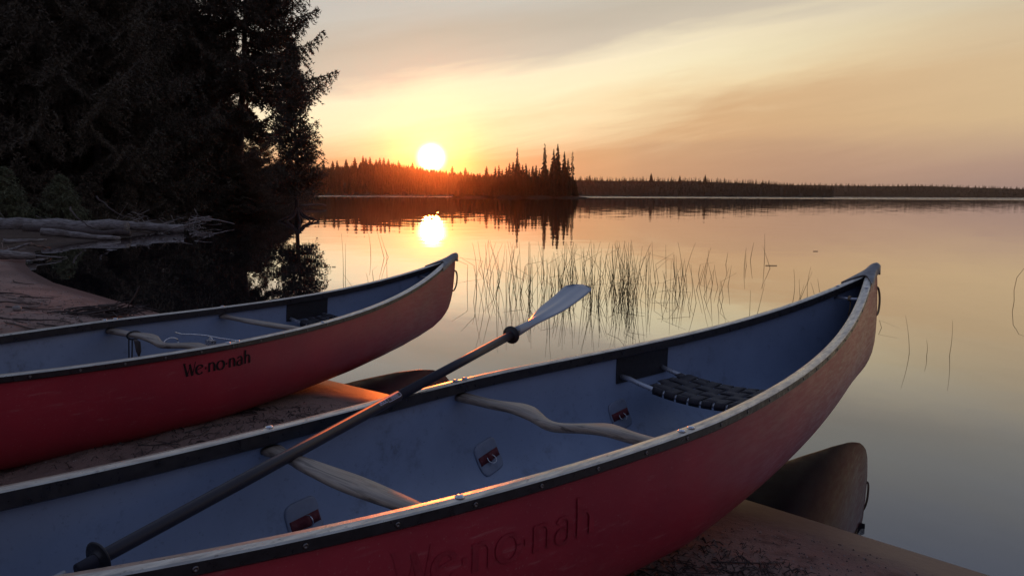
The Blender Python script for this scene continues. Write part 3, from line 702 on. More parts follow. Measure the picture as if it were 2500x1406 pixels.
        for k, x in enumerate(xs):                       # straps woven through them
            mb = MB(); rows = []
            for q in range(49):
                y = -.235 + .47 * q / 48; ph = (y + .185) / (.37 / (n - 1)); dz_ = .0105 - .0026 * math.cos(math.pi * ph + math.pi * k)
                rows.append([(x - wl / 2, y, zs(x, y) + dz_), (x + wl / 2, y, zs(x, y) + dz_)])
            mb.loft([[r[0], r[1], (r[1][0], r[1][1], r[1][2] - .0018), (r[0][0], r[0][1], r[0][2] - .0018)] for r in rows], True, True); self.obj(mb, 'webbing_strap', M_WEB, None).parent = sroot
        for side in (1, -1):                             # black mounting panels on the hull sides
            mb = MB(); nx, nz = 10, 6; a0, a1 = min(x0, x1) - .03, max(x0, x1) + .03; F = []; V = []; Vb = []
            for i in range(nx + 1):
                for j in range(nz + 1):
                    x = a0 + (a1 - a0) * i / nx; z = zg(x) - .041 - .105 * j / nz; y, _ = self.hy(x, z, side)
                    V.append((x, y - side * .0045, z)); Vb.append((x, y + side * .001, z))
            m_ = nz + 1
            for i in range(nx):
                for j in range(nz): F.append((i * m_ + j, i * m_ + j + 1, (i + 1) * m_ + j + 1, (i + 1) * m_ + j))
            mb.add(V, F); edge = [i * m_ for i in range(nx + 1)] + [nx * m_ + j for j in range(1, m_)] + [i * m_ + nz for i in range(nx - 1, -1, -1)] + [j for j in range(nz - 1, 0, -1)]
            mb.add([V[e] for e in edge] + [Vb[e] for e in edge], [(k, (k + 1) % len(edge), len(edge) + (k + 1) % len(edge), len(edge) + k) for k in range(len(edge))], smooth=False)
            self.obj(mb, 'seat_bracket', M_BLACK)
        return sroot
    def ring_pad(self, P, N, ang, upright=False):
        """vinyl patch glued to the floor with a webbing strap and a steel D-ring"""
        N = N if N.z > 0 else -N; a = Vector((math.cos(ang), math.sin(ang), 0)); a = (a - N * a.dot(N)).normalized(); b_ = N.cross(a)
        def surf(u, v, lift):
            q = P + a * u + b_ * v; h = self.bi.ray_cast(q + N * .12, -N); 
            return (h[0] + N * lift) if h[0] is not None else q + N * lift
        mb = MB(); hw, hh, rr = .054, .056, .018; out = []
        for k in range(28):
            t = 2 * math.pi * k / 28; c, s_ = math.cos(t), math.sin(t); out.append((hw * math.copysign(abs(c) ** .42, c), hh * math.copysign(abs(s_) ** .42, s_)))
        rings = [[surf(u * f, v * f, l) for u, v in out] for f, l in ((1.03, -.001), (1.0, .004), (.93, .0055), (.5, .006), (.05, .006))]
        mb.loft(rings, True, True); pad = self.obj(mb, 'anchor_pad', M_PAD)
        mb = MB(); rows = []
        for k in range(15):
            u = -.048 + .096 * k / 14; bump_ = .010 * math.exp(-(u / .014) ** 2)
            rows.append([surf(u, -.0145, .0075 + bump_), surf(u, .0145, .0075 + bump_), surf(u, .0145, .0045), surf(u, -.0145, .0045)])
        mb.loft(rows); self.obj(mb, 'strap', M_STRAP, None).parent = pad
        mb = MB(); c0 = surf(0, 0, .012); up_ = (N * 1.0 + b_ * .12) if upright else (b_ * -.55 + N * .30); up_.normalize()
        pts = [c0 + a * (.017 * math.cos(2 * math.pi * k / 20)) * (1 if not upright else .9) + up_ * (.017 * math.sin(2 * math.pi * k / 20) + .010) for k in range(21)]
        if upright: pts = [c0 + b_ * (.015 * math.cos(2 * math.pi * k / 20)) + N * (.015 * math.sin(2 * math.pi * k / 20) + .010) for k in range(21)]
        mb.tube(pts, .0016, 6, caps=False); self.obj(mb, 'ring', M_STEEL, None).parent = pad
    def letters(self, strokes_by_letter, x0, slope_z, size, m, label):
        """lettering laid on the near outer side of the hull: strokes are (x, y, width) runs"""
        mb = MB(); lift = .0009
        for strokes in strokes_by_letter:
            for st in strokes:
                pts = np.array(st, float); t = np.r_[0, np.cumsum(np.linalg.norm(np.diff(pts[:, :2], axis=0), axis=1))]
                tt = np.linspace(0, t[-1], max(3, int(t[-1] / .09) + 2)); q = np.stack([np.interp(tt, t, pts[:, c]) for c in range(3)], -1)
                dd = np.gradient(q[:, :2], axis=0); dd /= np.linalg.norm(dd, axis=1)[:, None] + 1e-9
                nn = np.stack([-dd[:, 1], dd[:, 0]], -1); rows = []
                for (u, v, ww), nv in zip(q, nn):
                    row = []
                    for s_ in (-.5, .5):
                        uu, vv = (u + nv[0] * ww * 1.25 * s_) * size, (v + nv[1] * ww * 1.25 * s_) * size
                        x = x0 + uu; z = slope_z(x) + vv; h = self.bo.ray_cast(Vector((x, 0, z)), Vector((0, -1, 0)))
                        row.append(Vector((x, (h[0].y if h[0] is not None else -wd(x)) - lift, z)))
                    rows.append(row)
                mb.loft(rows, False, False); lift += .00012
        o = self.obj(mb, 'lettering', m); o['label'] = label; return o

cA = Canoe((1.9724, 4.2267, .7474), .83, -.0097, .0097, STEM_A, 'nearest red canoe in front, with the kayak paddle laid across it')
cB = Canoe((-.4394, 5.9037, .6673), 1.0946, -.0243, -.0438, STEM_B, 'farther red canoe at left with black lettering on its side')
cA.bar('thwart', -3.449, 'thwart'); cA.bolts(-3.449); cA.bar('yoke', -2.716, 'yoke'); cA.bolts(-2.716, (-.022, .022))
cA.seat(-1.87, -1.615); cA.seat(-4.42, -4.16); cA.bolts(-.34)
cB.bar('yoke', -2.554, 'yoke'); cB.bolts(-2.554, (-.028, .028)); cB.bar('thwart', -1.894, 'thwart'); cB.bolts(-1.894)
cB.seat(-1.42, -1.17); cB.seat(-4.2, -3.93)
for c in (cA, cB):                                       # rope-wrapped carrying bar near each bow
    x = -.36; mb = MB(); z = zg(x) - .052; mb.tube([(x, -wd(x) + .018, z), (x, 0, z - .002), (x, wd(x) - .018, z)], .0075, 8); c.obj(mb, 'carrying_bar', M_TUBE)
x = -.36; z = zg(x) - .052; mb = MB()
for q in range(3): mb.tube([(x + .011 * math.cos(k * .628) + .002 * q, .004 * q - .004 + .0006 * k, z + .011 * math.sin(k * .628)) for k in range(11)], .0032, 6)
mb.tube([(x + .01, .0, z), (x + .02, .004, z - .05), (x + .015, .01, z - .09)], .003, 6); kn = cA.obj(mb, 'rope_knot', M_ROPE)
for px, py, an, upr in ((1190, 1115, .55, False), (742, 1272, .35, True), (1512, 1012, .35, False)):
    P, N = cA.hit(px, py)
    if P is not None: cA.ring_pad(P, N, an, upr)

# glyphs, unit x-height 1 (thick and thin strokes)
def arc(cx, cy, rx, ry, a0, a1, w0, w1, n=14):
    out = []
    for k in range(n):
        a = R(a0 + (a1 - a0) * k / (n - 1)); s_ = abs(math.cos(a)); out.append((cx + rx * math.cos(a), cy + ry * math.sin(a), w0 + (w1 - w0) * s_))
    return out
GL = {'W': ([[(0, 1.45, .16), (.42, 0, .27)], [(.42, 0, .08), (.74, 1.15, .07)], [(.70, 1.3, .20), (1.06, 0, .27)], [(1.06, 0, .08), (1.42, 1.45, .08)], [(-.14, 1.43, .06), (.22, 1.43, .06)]], 1.42),
      'e': ([arc(.48, .5, .46, .5, 28, 320, .07, .24), [(.10, .50, .07), (.90, .72, .08)]], 1.05),
      '.': ([[(.06, .52, .20), (.25, .52, .20)]], .42),
      'n': ([[(.14, 0, .23), (.14, 1, .20)], [(.0, .95, .08), (.2, 1.0, .1)], arc(.48, .62, .35, .37, 165, 0, .08, .2), [(.83, .64, .23), (.83, 0, .24)]], 1.12),
      'o': ([arc(.5, .5, .5, .5, 0, 365, .07, .25, 22)], 1.13),
      'a': ([arc(.42, .72, .34, .28, 160, 0, .08, .18), [(.76, .75, .22), (.76, 0, .24)], arc(.42, .28, .36, .29, 70, 330, .08, .20)], 1.08),
      'h': ([[(.14, 0, .23), (.14, 1.6, .22)], arc(.48, .62, .35, .37, 165, 0, .08, .2), [(.83, .64, .23), (.83, 0, .24)]], 1.0)}
def word(txt):
    out, x = [], 0
    for ch in txt:
        st, adv = GL[ch]; out.append([[(a + x, b_, c) for a, b_, c in s_] for s_ in st]); x += adv + .06
    return out
cB.letters(word('We.no.nah'), -2.815, lambda x: zg(x) - .112 + (x + 2.8) * .012, .0395, M_INK, 'faded black lettering on the red side')
cA.letters(word('We.no.nah'), -3.60, lambda x: zg(x) - .150 - (x + 3.60) * .02, .056, M_INK2, 'almost worn-off dark lettering on the red side')

# ------------------------------------------------------------------ paddle lying across the near canoe
def loc_z(px, py, zl, c=cA):
    Mi = c.M.inverted(); o = Mi @ EYE; d = Mi.to_3x3() @ ray(px, py); return o + d * ((zl - o.z) / d.z)
RS = .0158
p1 = loc_z(1000, 952, zg(-2.9) + .003 + RS)
p2 = loc_z(742, 1092, zg(-3.46) - .0415 + RS)
p2 = p2 + (p2 - cA.M.inverted() @ EYE).normalized() * .030
pd = (p1 - p2).normalized()
def on_line(px, py):
    """the point of the paddle's axis nearest the measured sight line"""
    Mi = cA.M.inverted(); o = Mi @ EYE; d = (Mi.to_3x3() @ ray(px, py)).normalized(); w0 = p1 - o; b_ = pd.dot(d)
    s_ = (b_ * d.dot(w0) - pd.dot(w0)) / (1 - b_ * b_); return s_
sT, sR1, sR0 = on_line(1428, 742), on_line(1247, 816), on_line(235, 1356)
pad_rot = (cA.M.to_3x3() @ pd).to_track_quat('X', 'Z')
pr = thing('kayak_paddle', 'double-bladed kayak paddle with black shaft resting across the near canoe', 'paddle')
pr.rotation_mode = 'QUATERNION'; pr.rotation_quaternion = pad_rot; pr.location = cA.M @ p1
mb = MB(); mb.tube([(sR0 - .04, 0, 0), (sR0 + .02, 0, 0), (sR0 + .35, 0, 0), (-.06, 0, 0)], [RS * .8, RS * .86, RS, RS], 16); mb.build('shaft', M_SHAFT, pr)
mb = MB(); mb.tube([(-.0595, 0, 0), (sR1 + .05, 0, 0)], RS * .97, 16); mb.build('shaft', M_SHAFT, pr)
for s_ in (sR0, sR1):
    mb = MB(); mb.loft([[(s_ + x_, r_ * math.cos(6.283 * k / 24), r_ * math.sin(6.283 * k / 24)) for k in range(24)] for x_, r_ in ((-.007, RS * .8), (-.006, .0165), (-.002, .0170), (-.0018, .030), (.0003, .0345), (.0018, .0335), (.0022, .0170), (.006, .0165), (.007, RS * .8))], True, False); mb.build('drip_ring', M_BLACK, pr)
def blade(x0, L, sgn, feather, curve_dir):
    mb = MB(); rows_t = []; NL, NW = 24, 10
    cf, sf = math.cos(feather), math.sin(feather)
    for i in range(NL + 1):
        f = i / NL; x = x0 + sgn * (.02 + L * f)
        e = ss(np.array(f), .12, .55); hw = .013 + .054 * (.55 * float(e) + .45 * f) * (1 if f < .9 else max(.45, (1 - ((f - .9) / .1) ** 3) ** .5 if f < 1 else .45))
        cent = curve_dir * .055 * f ** 2
        up_, dn_ = [], []
        for j in range(NW + 1):
            t = -1 + 2 * j / NW; off = .010 * float(e) * (t ** 1) * f
            y = t * hw * (1.12 if t < 0 else .92); dish = curve_dir * .010 * float(e) * t * t * (1 - .6 * f)
            spine = .015 * max(0, 1 - abs(t) * hw / .015) * (1 - f * .75)
            thk = .0022 + (.013 * (1 - f) ** 1.6) * max(0, 1 - t * t) + spine * .55
            xx = x - sgn * .030 * abs(t) ** 2.5 * max(0, (f - .6) / .4) ** 2
            for lst, zz in ((up_, cent + dish + thk), (dn_, cent + dish - thk)):
                lst.append((xx, y * cf - zz * sf, y * sf + zz * cf))
        rows_t.append(up_ + list(reversed(dn_)))
    mb.loft(rows_t if sgn > 0 else [list(reversed(r)) for r in rows_t]); return mb.build('blade', M_BLADE, pr)
blade(sR1 + .015, sT - sR1 - .03, 1, R(3), 1)
blade(sR0 - .05, .40, -1, R(35), 1)
# label printed on the shaft
mb = MB(); x0s, x1s = -.165, -.075
def on_shaft(u, v, lift=.0006): return (u, -(RS + lift) * math.cos(v), (RS + lift) * math.sin(v))
def shaft_line(pts, wdt):
    for (a, b_), (c, d) in zip(pts[:-1], pts[1:]):
        n_ = max(2, int(abs(d - b_) * RS / .003) + 1); rows = []
        L = math.hypot(c - a, (d - b_) * RS) or 1; ox, ov = -(d - b_) * RS / L * wdt / 2, (c - a) / L * wdt / 2 / RS
        for k in range(n_ + 1):
            f = k / n_; u, v = a + (c - a) * f, b_ + (d - b_) * f; rows.append([on_shaft(u + ox, v + ov), on_shaft(u - ox, v - ov)])
        mb.loft(rows, False, False)
shaft_line([(-.125, .35), (-.070, .35), (-.064, .5), (-.064, 1.15), (-.070, 1.3), (-.125, 1.3), (-.125, .35)], .0014)
for k in range(4): shaft_line([(-.112, .58 + .17 * k), (-.074 - .006 * (k % 2), .58 + .17 * k)], .0008)
for k, pts in enumerate(([(0, 1), (.8, 1), (.8, 0), (0, 0), (0, .55), (.8, .55)], [(.8, 1), (0, 1), (0, .5), (.8, .5), (.8, 0), (0, 0)], [(0, 1), (0, 0), (.8, 0), (.8, 1)], [(.8, 1), (0, 1), (0, 0), (.8, 0)])):
    shaft_line([(-.165 + .0095 * k + a * .0085, .55 + b_ * .62) for a, b_ in pts], .0014)
mb.build('shaft_label', M_WHITE, pr)

# ------------------------------------------------------------------ cord and cable on the far canoe's yoke
yk = lambda y, dz_=0: Vector((-2.554, y, zg(-2.554) - .055 + dz_))
def in_canoe(c, mb): mb.v = [tuple(c.M @ Vector(p)) for p in mb.v]; return mb
mb = MB(); yc = .235
mb.tube([yk(yc) + Vector((.036 * math.cos(k * .52), .012 * math.sin(k * .26), .020 * math.sin(k * .52))) for k in range(13)], .004, 6)
mb.tube([yk(yc) + Vector((-.034, 0, -.01)), yk(yc) + Vector((-.036, -.004, -.10)), yk(yc) + Vector((-.035, -.008, -.175))], .0035, 6)
mb.tube([yk(yc) + Vector((-.030, -.02, -.012)), yk(yc) + Vector((-.033, -.022, -.10)), yk(yc) + Vector((-.035, -.012, -.175))], .0035, 6)
tag(in_canoe(cB, mb).build('tie_cord', M_CORD), 'black cord looped round the yoke of the farther canoe, hanging down', 'cord')
mb = MB(); mb.tube([yk(yc - .05, -.012) + Vector((-.036, 0, 0)), yk(yc - .075, -.02) + Vector((-.043, 0, 0)), yk(yc - .082, -.06) + Vector((-.042, 0, 0)), yk(yc - .084, -.085) + Vector((-.042, 0, 0))], [.008, .014, .012, .003], 7)
tag(in_canoe(cB, mb).build('rag', M_TWIG), 'small dark rag hanging from the yoke beside the cord', 'rag')
mb = MB(); cab = [(-.02, .034), (-.06, .030), (-.12, .036), (-.20, .040), (-.28, .036), (-.35, .036), (-.40, .035)]
mb.tube([yk(-.00 + y * 1.0, z + .012) + Vector((.02 + .12 * abs(y), 0, 0)) for y, z in cab], .0026, 6)
mb.tube([yk(-.02) + Vector((.040 * math.cos(k * .52), .004 * math.sin(k * .52), .022 * math.sin(k * .52))) for k in range(13)], .0026, 6)
tag(in_canoe(cB, mb).build('lock_cable', M_STEEL), 'thin steel cable arching over the near half of the yoke', 'cable')
mb = MB(); q = yk(-.27, .008) + Vector((.01, 0, .012))
mb.loft([[q + Vector((x_ * .014, y_ * .02, z_)) for x_, y_ in ((1, 1), (-1, 1), (-1, -1), (1, -1))] for z_ in (0, .003, .020, .023)], True, True, smooth=False)
mb.tube([q + Vector((0, .011 * math.cos(math.pi * k / 8), .022 + .014 * math.sin(math.pi * k / 8))) for k in range(9)], .0022, 6)
tag(in_canoe(cB, mb).build('padlock', M_STEEL), 'small steel padlock on the yoke at the near gunwale of farther canoe', 'padlock')

# ------------------------------------------------------------------ driftwood and litter
def crooked(p0, p1, bend, n=7, seed=0):
    r = random.Random(seed); p0, p1 = Vector(p0), Vector(p1); d = p1 - p0; L = d.length; out = []
    side = d.cross(Vector((0, 0, 1))).normalized()
    for k in range(n):
        f = k / (n - 1); out.append(p0 + d * f + side * (bend * L * math.sin(math.pi * f) + r.uniform(-.02, .02) * L) + Vector((0, 0, r.uniform(-.012, .018) * L)))
    return out
def g_at(px, D, dz=0.0):
    p = at_y(px, 560, D); return Vector((p.x, D, max(h1(p.x, D), 0) + dz))
def log(name, p0, p1, r0, r1, label, m=M_DRIFT, bend=.02, seed=0, hollow=False, n=9, group=None):
    """built along its own x axis so that the grain runs with the wood"""
    d = Vector(p1) - Vector(p0); L = d.length; mb = MB(); pts = crooked((0, 0, 0), (L, 0, 0), bend, n, seed)
    r = random.Random(seed); rads = [(r0 + (r1 - r0) * k / (n - 1)) * r.uniform(.92, 1.08) for k in range(n)]
    mb.tube(pts, rads, 12, caps=not hollow)
    if hollow:
        mb.tube(list(reversed(pts[-3:])), [q * .82 for q in reversed(rads[-3:])], 12, caps=False)
        t_ = (pts[-1] - pts[-2]).normalized(); a = Vector((0, 0, 1)); b_ = t_.cross(a).normalized(); a = b_.cross(t_)
        ring = [[pts[-1] + (a * math.cos(6.283 * k / 12) + b_ * math.sin(6.283 * k / 12)) * rads[-1] * f for k in range(12)] for f in (1, .82)]; mb.loft(ring, True, False)
    o = mb.build(name, m); o.matrix_world = Matrix.Translation(p0) @ d.to_track_quat('X', 'Z').to_matrix().to_4x4(); return tag(o, label, 'log' if 'log' in name else 'driftwood', group)
log('driftwood_log', g_at(-40, 21.5, .11), g_at(312, 21.5, .14), .20, .155, 'long thick bleached log lying along the left bank', seed=2, bend=-.03)
log('driftwood_log', g_at(302, 22.0, .16), g_at(448, 22.6, .10), .12, .125, 'bleached hollow log with open round end pointing over the water', seed=3, hollow=True)
log('driftwood_log', g_at(60, 20.0, .10), g_at(318, 20.2, .06), .12, .07, 'darker split log lying low in front of the long bleached log', M_TWIG, seed=4)
log('driftwood_log', g_at(100, 18.4, .10), g_at(292, 19.0, .03), .09, .05, 'half sunk grey log at the edge of the dark water', seed=5, bend=.03)
log('driftwood_branch', g_at(5, 15.2, .12), g_at(112, 15.8, .18), .05, .02, 'curved pale branch lying just behind the forked driftwood', seed=6, bend=.08)
log('driftwood_branch', g_at(-10, 12.6, .10), g_at(82, 12.9, .08), .085, .05, 'thick grey driftwood stub at the tip of the sand', seed=7, bend=.05)
log('driftwood_branch', g_at(78, 13.1, .08), g_at(146, 13.3, .03), .018, .008, 'thin pale stick reaching from the driftwood stub over the water', seed=8, bend=.05)
log('driftwood_branch', g_at(8, 13.6, .06), g_at(74, 13.7, .26), .035, .012, 'reddish bent driftwood branch curling up beside the stub', seed=9, bend=-.10)
log('driftwood_branch', g_at(60, 13.8, .22), g_at(120, 14.6, .10), .02, .01, 'thin dark branch leaning over the reddish driftwood', M_TWIG, seed=10)
log('driftwood_branch', g_at(175, 21.2, .62), g_at(225, 20.6, .12), .025, .012, 'dark crooked branch leaning on the long bleached log', M_TWIG, seed=11, bend=.1)
log('driftwood_branch', g_at(240, 26, .9), g_at(300, 25, .25), .03, .015, 'dark snapped branch sloping down behind the long log', M_TWIG, seed=12)
log('driftwood_log', g_at(655, 60, .35), g_at(800, 66, .20), .16, .06, 'fallen thin trunk lying out over the water at the far end of bank', M_TWIG, seed=13)
GB = 'loose branches on the left bank'
for k in range(18):
    px = rnd.choice((rnd.uniform(300, 440), rnd.uniform(420, 520), rnd.uniform(0, 120), rnd.uniform(520, 640)))
    D = {0: 22.5}.get(0) if px < 440 and px > 300 else (26 if px < 520 and px > 120 else (14.5 if px <= 120 else 42)); D += rnd.uniform(-1.2, 1.6)
    L = D * .022 * rnd.uniform(.6, 1.5); p = g_at(px, D, rnd.uniform(.05, .3) * D / 22); a = rnd.uniform(-.6, .6) + rnd.choice((0, math.pi))
    log('driftwood_branch', p, p + Vector((L * math.cos(a), L * math.sin(a) * .6, rnd.uniform(-.25, .35) * L)), .0011 * D, .0004 * D, 'thin pale branch among the driftwood along the left bank', M_PALETWIG, rnd.uniform(-.12, .12), 100 + k, n=6, group=GB)
# brush heaps: fine twigs nobody could count
def brush(name, spots, m, label, n, Lr, rr):
    mb = MB()
    for (px, D, wpx, hh) in spots:
        for k in range(n):
            p = g_at(px + rnd.gauss(0, wpx), D + rnd.gauss(0, .5), 0); p.z += abs(rnd.gauss(0, hh)); a = rnd.uniform(0, 6.28); L = Lr * D * rnd.uniform(.5, 1.4); e = rnd.gauss(0, .35)
            d = Vector((math.cos(a) * math.cos(e), math.sin(a) * math.cos(e), math.sin(e))) * L
            mb.tube([p - d * .5, p + Vector((0, 0, rnd.uniform(-.06, .06) * L)), p + d * .5], [rr * D, rr * D * .8, rr * D * .3], 4, caps=False)
    return tag(mb.build(name, m), label, 'brush', kind='stuff')
brush('driftwood_litter', [(395, 23.5, 40, .12), (460, 27, 30, .20), (340, 24.5, 25, .25), (580, 45, 35, .25), (20, 13.8, 45, .06), (150, 22.5, 70, .12), (620, 58, 30, .3)], M_PALETWIG, 'fine pale driftwood twigs heaped along the left bank', 34, .020, .00032)

def twig_on_sand(x, y, L, a, r_, seed, label, group=None):
    n = 6; pts = []; rs = random.Random(seed); bend = rs.uniform(-.6, .6)
    for k in range(n):
        f = k / (n - 1) - .5; aa = a + bend * f; px, py = x + L * f * math.cos(aa), y + L * f * math.sin(aa); pts.append((px - x, py - y, h1(px, py) - h1(x, y) + r_ * .7 + .012 * L * rs.random()))
    mb = MB(); mb.tube(pts, [r_ * (1 - .6 * k / (n - 1)) for k in range(n)], 6); o = mb.build('twig', M_TWIG, loc=(x, y, h1(x, y))); return tag(o, label, 'twig', group)
sand_xy = []
mb = MB()
for k in range(2600):                                    # wrack lines parallel to the waterline
    i = rnd.randrange(2, 11); f = rnd.random(); a_, b_ = SHORE[i], SHORE[i + 1]; p = a_ + (b_ - a_) * f; tdir = (b_ - a_) / np.linalg.norm(b_ - a_); nrm = np.array([-tdir[1], tdir[0]]); nrm = nrm if shore_d(np.array([p[0] + nrm[0]]), np.array([p[1] + nrm[1]]))[0] > 0 else -nrm
    dd = rnd.choice((abs(rnd.gauss(.85, .10)), abs(rnd.gauss(1.35, .2)), rnd.uniform(.7, 3.2), rnd.uniform(1.2, 4.0))); q = p + nrm * dd
    a = math.atan2(tdir[1], tdir[0]) + rnd.gauss(0, .5); L = rnd.uniform(.02, .10) * (2 if rnd.random() < .12 else 1); z = h1(q[0], q[1]) + .004; r_ = rnd.uniform(.0012, .0035)
    c, s_ = math.cos(a) * L / 2, math.sin(a) * L / 2
    mb.tube([(q[0] - c, q[1] - s_, h1(q[0] - c, q[1] - s_) + .003), (q[0] + .1 * s_, q[1] - .1 * c, z), (q[0] + c, q[1] + s_, h1(q[0] + c, q[1] + s_) + .003)], [r_, r_, r_ * .5], 4, caps=False)
for (px, py, sx_, sy_, n_) in ((1790, 1350, .16, .12, 420), (1700, 1395, .15, .10, 260), (1930, 1395, .12, .08, 160), (620, 1040, .5, .18, 420), (820, 990, .3, .14, 220), (330, 1120, .4, .2, 260), (120, 770, 1.2, .8, 500)):
    c0 = on_z(px, py, .12)
    for k in range(n_):
        x, y = c0.x + rnd.gauss(0, sx_), c0.y + rnd.gauss(0, sy_); z = h1(x, y)
        if z < .05: continue
        a = rnd.uniform(0, 6.28); L = rnd.uniform(.008, .032) * (2.2 if rnd.random() < .05 else 1); r_ = rnd.uniform(.0008, .0024); c, s_ = math.cos(a) * L / 2, math.sin(a) * L / 2; up = abs(rnd.gauss(0, .006))
        mb.tube([(x - c, y - s_, z + .001), (x + .15 * s_, y - .15 * c, z + .004 + up), (x + c, y + s_, z + .002 + up)], [r_, r_, r_ * .5], 3, caps=False)
tag(mb.build('beach_litter', M_TWIG), 'dark needles and twig scraps washed up along the sand', 'litter', kind='stuff')
mb = MB()
for k in range(2600):                                    # coarse grains and crumbs of bark
    px, py = rnd.choice(((rnd.uniform(1500, 2450), rnd.uniform(1230, 1406)), (rnd.uniform(100, 1000), rnd.uniform(950, 1150)), (rnd.uniform(0, 400), rnd.uniform(650, 800)))); q = on_z(px, py, .10); z = h1(q.x, q.y)
    if z < .02: continue
    r_ = rnd.uniform(.0012, .0045) * (1 if q.y < 5 else 2.2); a = rnd.random() * 6.28; c, s_ = math.cos(a), math.sin(a)
    mb.add([(q.x + r_ * c, q.y + r_ * s_, z), (q.x - r_ * s_, q.y + r_ * c, z), (q.x - r_ * c, q.y - r_ * s_, z), (q.x + r_ * s_, q.y - r_ * c, z), (q.x, q.y, z + r_ * .9)], [(0, 1, 4), (1, 2, 4), (2, 3, 4), (3, 0, 4)], 0 if rnd.random() < .7 else 1)
tag(mb.build('beach_crumbs', [M_TWIG, M_PALETWIG]), 'coarse grains and bark crumbs scattered on the sand', 'litter', kind='stuff')
GT = 'twigs lying on the sand'
for k, (px, py, L) in enumerate(((40, 668, .7), (20, 700, .6), (75, 735, .5), (110, 760, .55), (180, 742, .3), (60, 780, .6), (150, 772, .45), (15, 760, .5), (240, 730, .25), (30, 720, .5), (205, 765, .4), (90, 705, .35))):
    p = on_z(px, py, .16); twig_on_sand(p.x, p.y, L, rnd.uniform(-.9, .3), .008, k, 'dark twig lying on the sand behind the farther canoe', GT)
for k, (px, py, L, a, lb) in enumerate(((420, 1075, .28, .9, 'thin bent twig standing out on the dark sand between the canoes'), (495, 1040, .20, 1.1, 'short thin twig between the canoes beside the near gunwale'), (1830, 1330, .22, .1, 'thin twig on the dark sand right of the near canoe'))):
    p = on_z(px, py, .12); twig_on_sand(p.x, p.y, L, a, .003, 40 + k, lb)
p = on_z(268, 752, .13); mb = MB()
for k in range(60):
    a = rnd.gauss(0, .5); L = rnd.uniform(.15, .42); x, y = rnd.gauss(0, .17), rnd.gauss(0, .07); z = abs(rnd.gauss(.03, .03))
    e = rnd.gauss(.05, .15); mb.tube([(x - L / 2 * math.cos(a), y - L / 2 * math.sin(a), z), (x, y, z + .02), (x + L / 2 * math.cos(a), y + L / 2 * math.sin(a), max(.0, z + L * e))], [.007, .006, .003], 5, caps=False)
mb.tube([(.12, 0, .03), (.2, .02, .16), (.26, .02, .27)], [.007, .005, .003], 5)
tag(mb.build('twig_pile', M_TWIG, loc=(p.x, p.y, h1(p.x, p.y))), 'small heap of dark twigs on the sand near the waterline', 'twigs')
p = on_z(40, 737, .17); mb = MB(); rs = np.random.RandomState(5); rings = []
for i in range(9):
    ph = math.pi * i / 8; rings.append([(.040 * math.sin(ph) * math.cos(6.283 * k / 12) * (1 + .12 * math.sin(k * 2 + i)), .034 * math.sin(ph) * math.sin(6.283 * k / 12), .022 - .028 * math.cos(ph)) for k in range(12)])
mb.loft(rings); tag(mb.build('stone', M_STONE, loc=(p.x, p.y, h1(p.x, p.y))), 'small round pale stone on the littered sand at left', 'stone')

# ------------------------------------------------------------------ reeds and floating bits
def reed_mesh(seed, kink):
    r = random.Random(seed); n = 7; pts = []; lx, ly = r.gauss(0, .11 if seed < 300 else .03), r.gauss(0, .09); cx = r.gauss(0, .08)
    for k in range(n):
        f = k / (n - 1); pts.append(Vector((lx * f + cx * f * f, ly * f, f)))
    if kink:
        kf = r.uniform(.45, .8); i = int(kf * (n - 1)); ang = r.choice((-1, 1)) * r.uniform(.6, 2.2); d = Vector((math.sin(ang), .2, math.cos(ang)))
        for k in range(i + 1, n): pts[k] = pts[i] + d * ((k - i) / (n - 1) * 1.1)
    pts = [Vector((pts[0].x, pts[0].y, -.25))] + pts
    mb = MB(); mb.tube(pts, [.0060] + [.0060 * (1 - .6 * k / (n - 1)) for k in range(n)], 5, caps=False)
    me = bpy.data.meshes.new('reed'); me.from_pydata(mb.v, [], mb.f); me.materials.append(M_REED); me.polygons.foreach_set('use_smooth', mb.sm); return me
REED = [reed_mesh(200 + k, k >= 14) for k in range(20)] + [reed_mesh(300 + k, False) for k in range(3)]
GR = 'reeds standing in the shallow water'
def reed(px, py, hpx, label, kinds=(0, 20), group=GR):
    p = on_z(px, py); D = p.y; H = hpx / FPX * D
    if H < .05: return
    o = link('reed', REED[rnd.randrange(*kinds)]); o.location = (p.x, p.y, 0); o.scale = (H if H < .9 else .9, H if H < .9 else .9, H); tk = .85 * D / 8
    o.scale = (.55 * tk, .55 * tk, H); o.rotation_euler = (rnd.gauss(0, .08), rnd.gauss(0, .10), rnd.random() * 6.28); return tag(o, label, 'reed', group)
nb = 0
clumps = [(1340, 40), (1395, 34), (1425, 30), (1510, 22), (1530, 16), (1300, 34), (1465, 34), (1575, 30), (1640, 20), (1690, 22), (1735, 20), (1610, 30), (1250, 36), (1200, 40), (1150, 26)]
while nb < 262:
    cx, cw = rnd.choice(clumps + clumps[:5]); px = rnd.gauss(cx, cw * 1.15); py = rnd.triangular(650, 775, 712)
    if px < 1105 or (px > 1560 and py > 745): continue
    hp = rnd.triangular(45, 150, 100) * (.75 if px > 1600 else 1)
    if py - hp < 585: hp = py - 585 - rnd.random() * 10
    if reed(px, py, hp, 'thin brown reed in the reed bed between the two canoes', (0, 17)): nb += 1
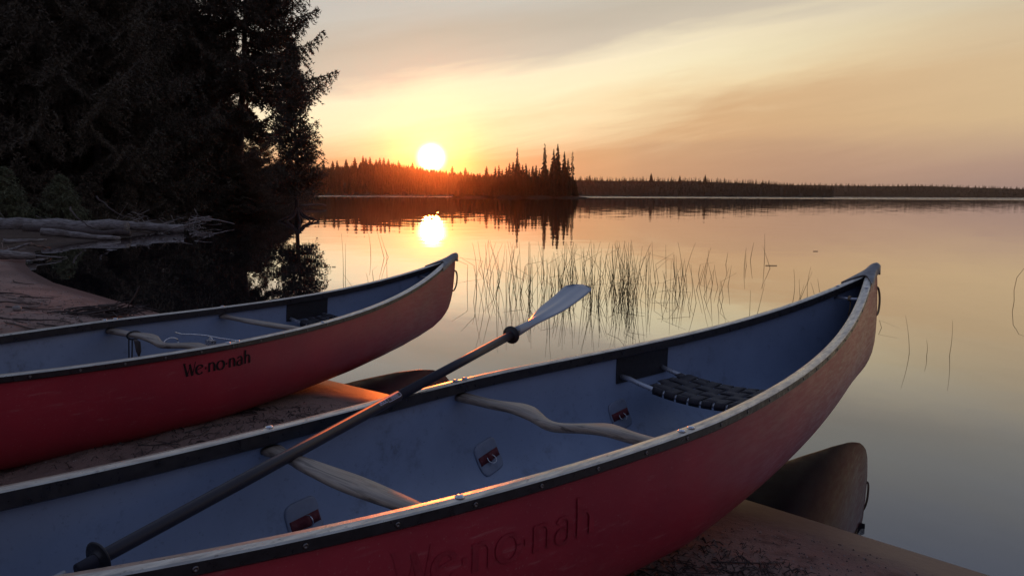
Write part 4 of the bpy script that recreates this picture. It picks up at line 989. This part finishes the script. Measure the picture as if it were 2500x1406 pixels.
for px, py, hp in ((1772, 645, 30), (1817, 655, 50), (1822, 650, 30), (1866, 640, 65), (1880, 655, 55), (1832, 635, 45)): reed(px, py, hp, 'thin reed standing alone beyond the right end of the reed bed', (0, 14), GR)
for px, py, hp in ((1935, 740, 85), (1952, 735, 70), (1955, 742, 60), (1972, 735, 85), (1945, 745, 50), (1990, 730, 40), (2003, 725, 50), (1848, 770, 80), (1830, 775, 70)): reed(px, py, hp, 'thin reed showing just above the far gunwale of near canoe', (0, 14), GR)
for px, py, hp in ((838, 690, 120), (843, 688, 95), (905, 622, 52), (938, 630, 60), (948, 628, 55), (868, 712, 40), (912, 690, 60), (945, 682, 70), (900, 705, 40)): reed(px, py, hp, 'thin reed in open water left of the farther canoe tip', (0, 16), GR)
reed(2220, 862, 92, 'single straight reed in open water right of the near canoe bow', (20, 23), None).rotation_euler = (0, .05, 0); reed(2318, 868, 88, 'straight reed standing farthest right of the two beyond near canoe', (20, 23), None).rotation_euler = (0, .06, 0)
reed(2152, 800, 50, 'short bent reed just right of the near canoe bow', (14, 20), None); reed(2262, 868, 40, 'short faint reed between the two straight reeds at right', (20, 23), None).rotation_euler = (0, .03, 0)
p = on_z(2478, 735); mb = MB(); mb.tube([(0, 0, -.1), (-.02, 0, .12), (.0, 0, .26), (.07, 0, .36), (.13, 0, .38)], [.003, .003, .0028, .002, .001], 5)
tag(mb.build('reed', M_REED, loc=(p.x, p.y, 0)), 'curved reed arching at the right edge of the water', 'reed')
def floater(px, py, L, label, kind):
    p = on_z(px, py); mb = MB(); n = 7
    mb.loft([[(L * (k / (n - 1) - .5), wv * .5 * math.sin(math.pi * max(.03, min(.97, k / (n - 1)))) * L, z_) for wv, z_ in ((-.22, .004), (0, .010), (.22, .004), (0, .001))] for k in range(n)], True, True)
    return tag(mb.build('floating_leaf', M_TWIG, loc=(p.x, p.y, .001)), label, kind)
floater(1883, 649, .19, 'dark sliver of wood floating beyond the reed bed', 'driftwood'); floater(1991, 614, .10, 'tiny dark leaf floating farther out beyond the near canoe bow', 'leaf'); floater(815, 652, .06, 'tiny dark leaf floating left of the standing reeds', 'leaf')
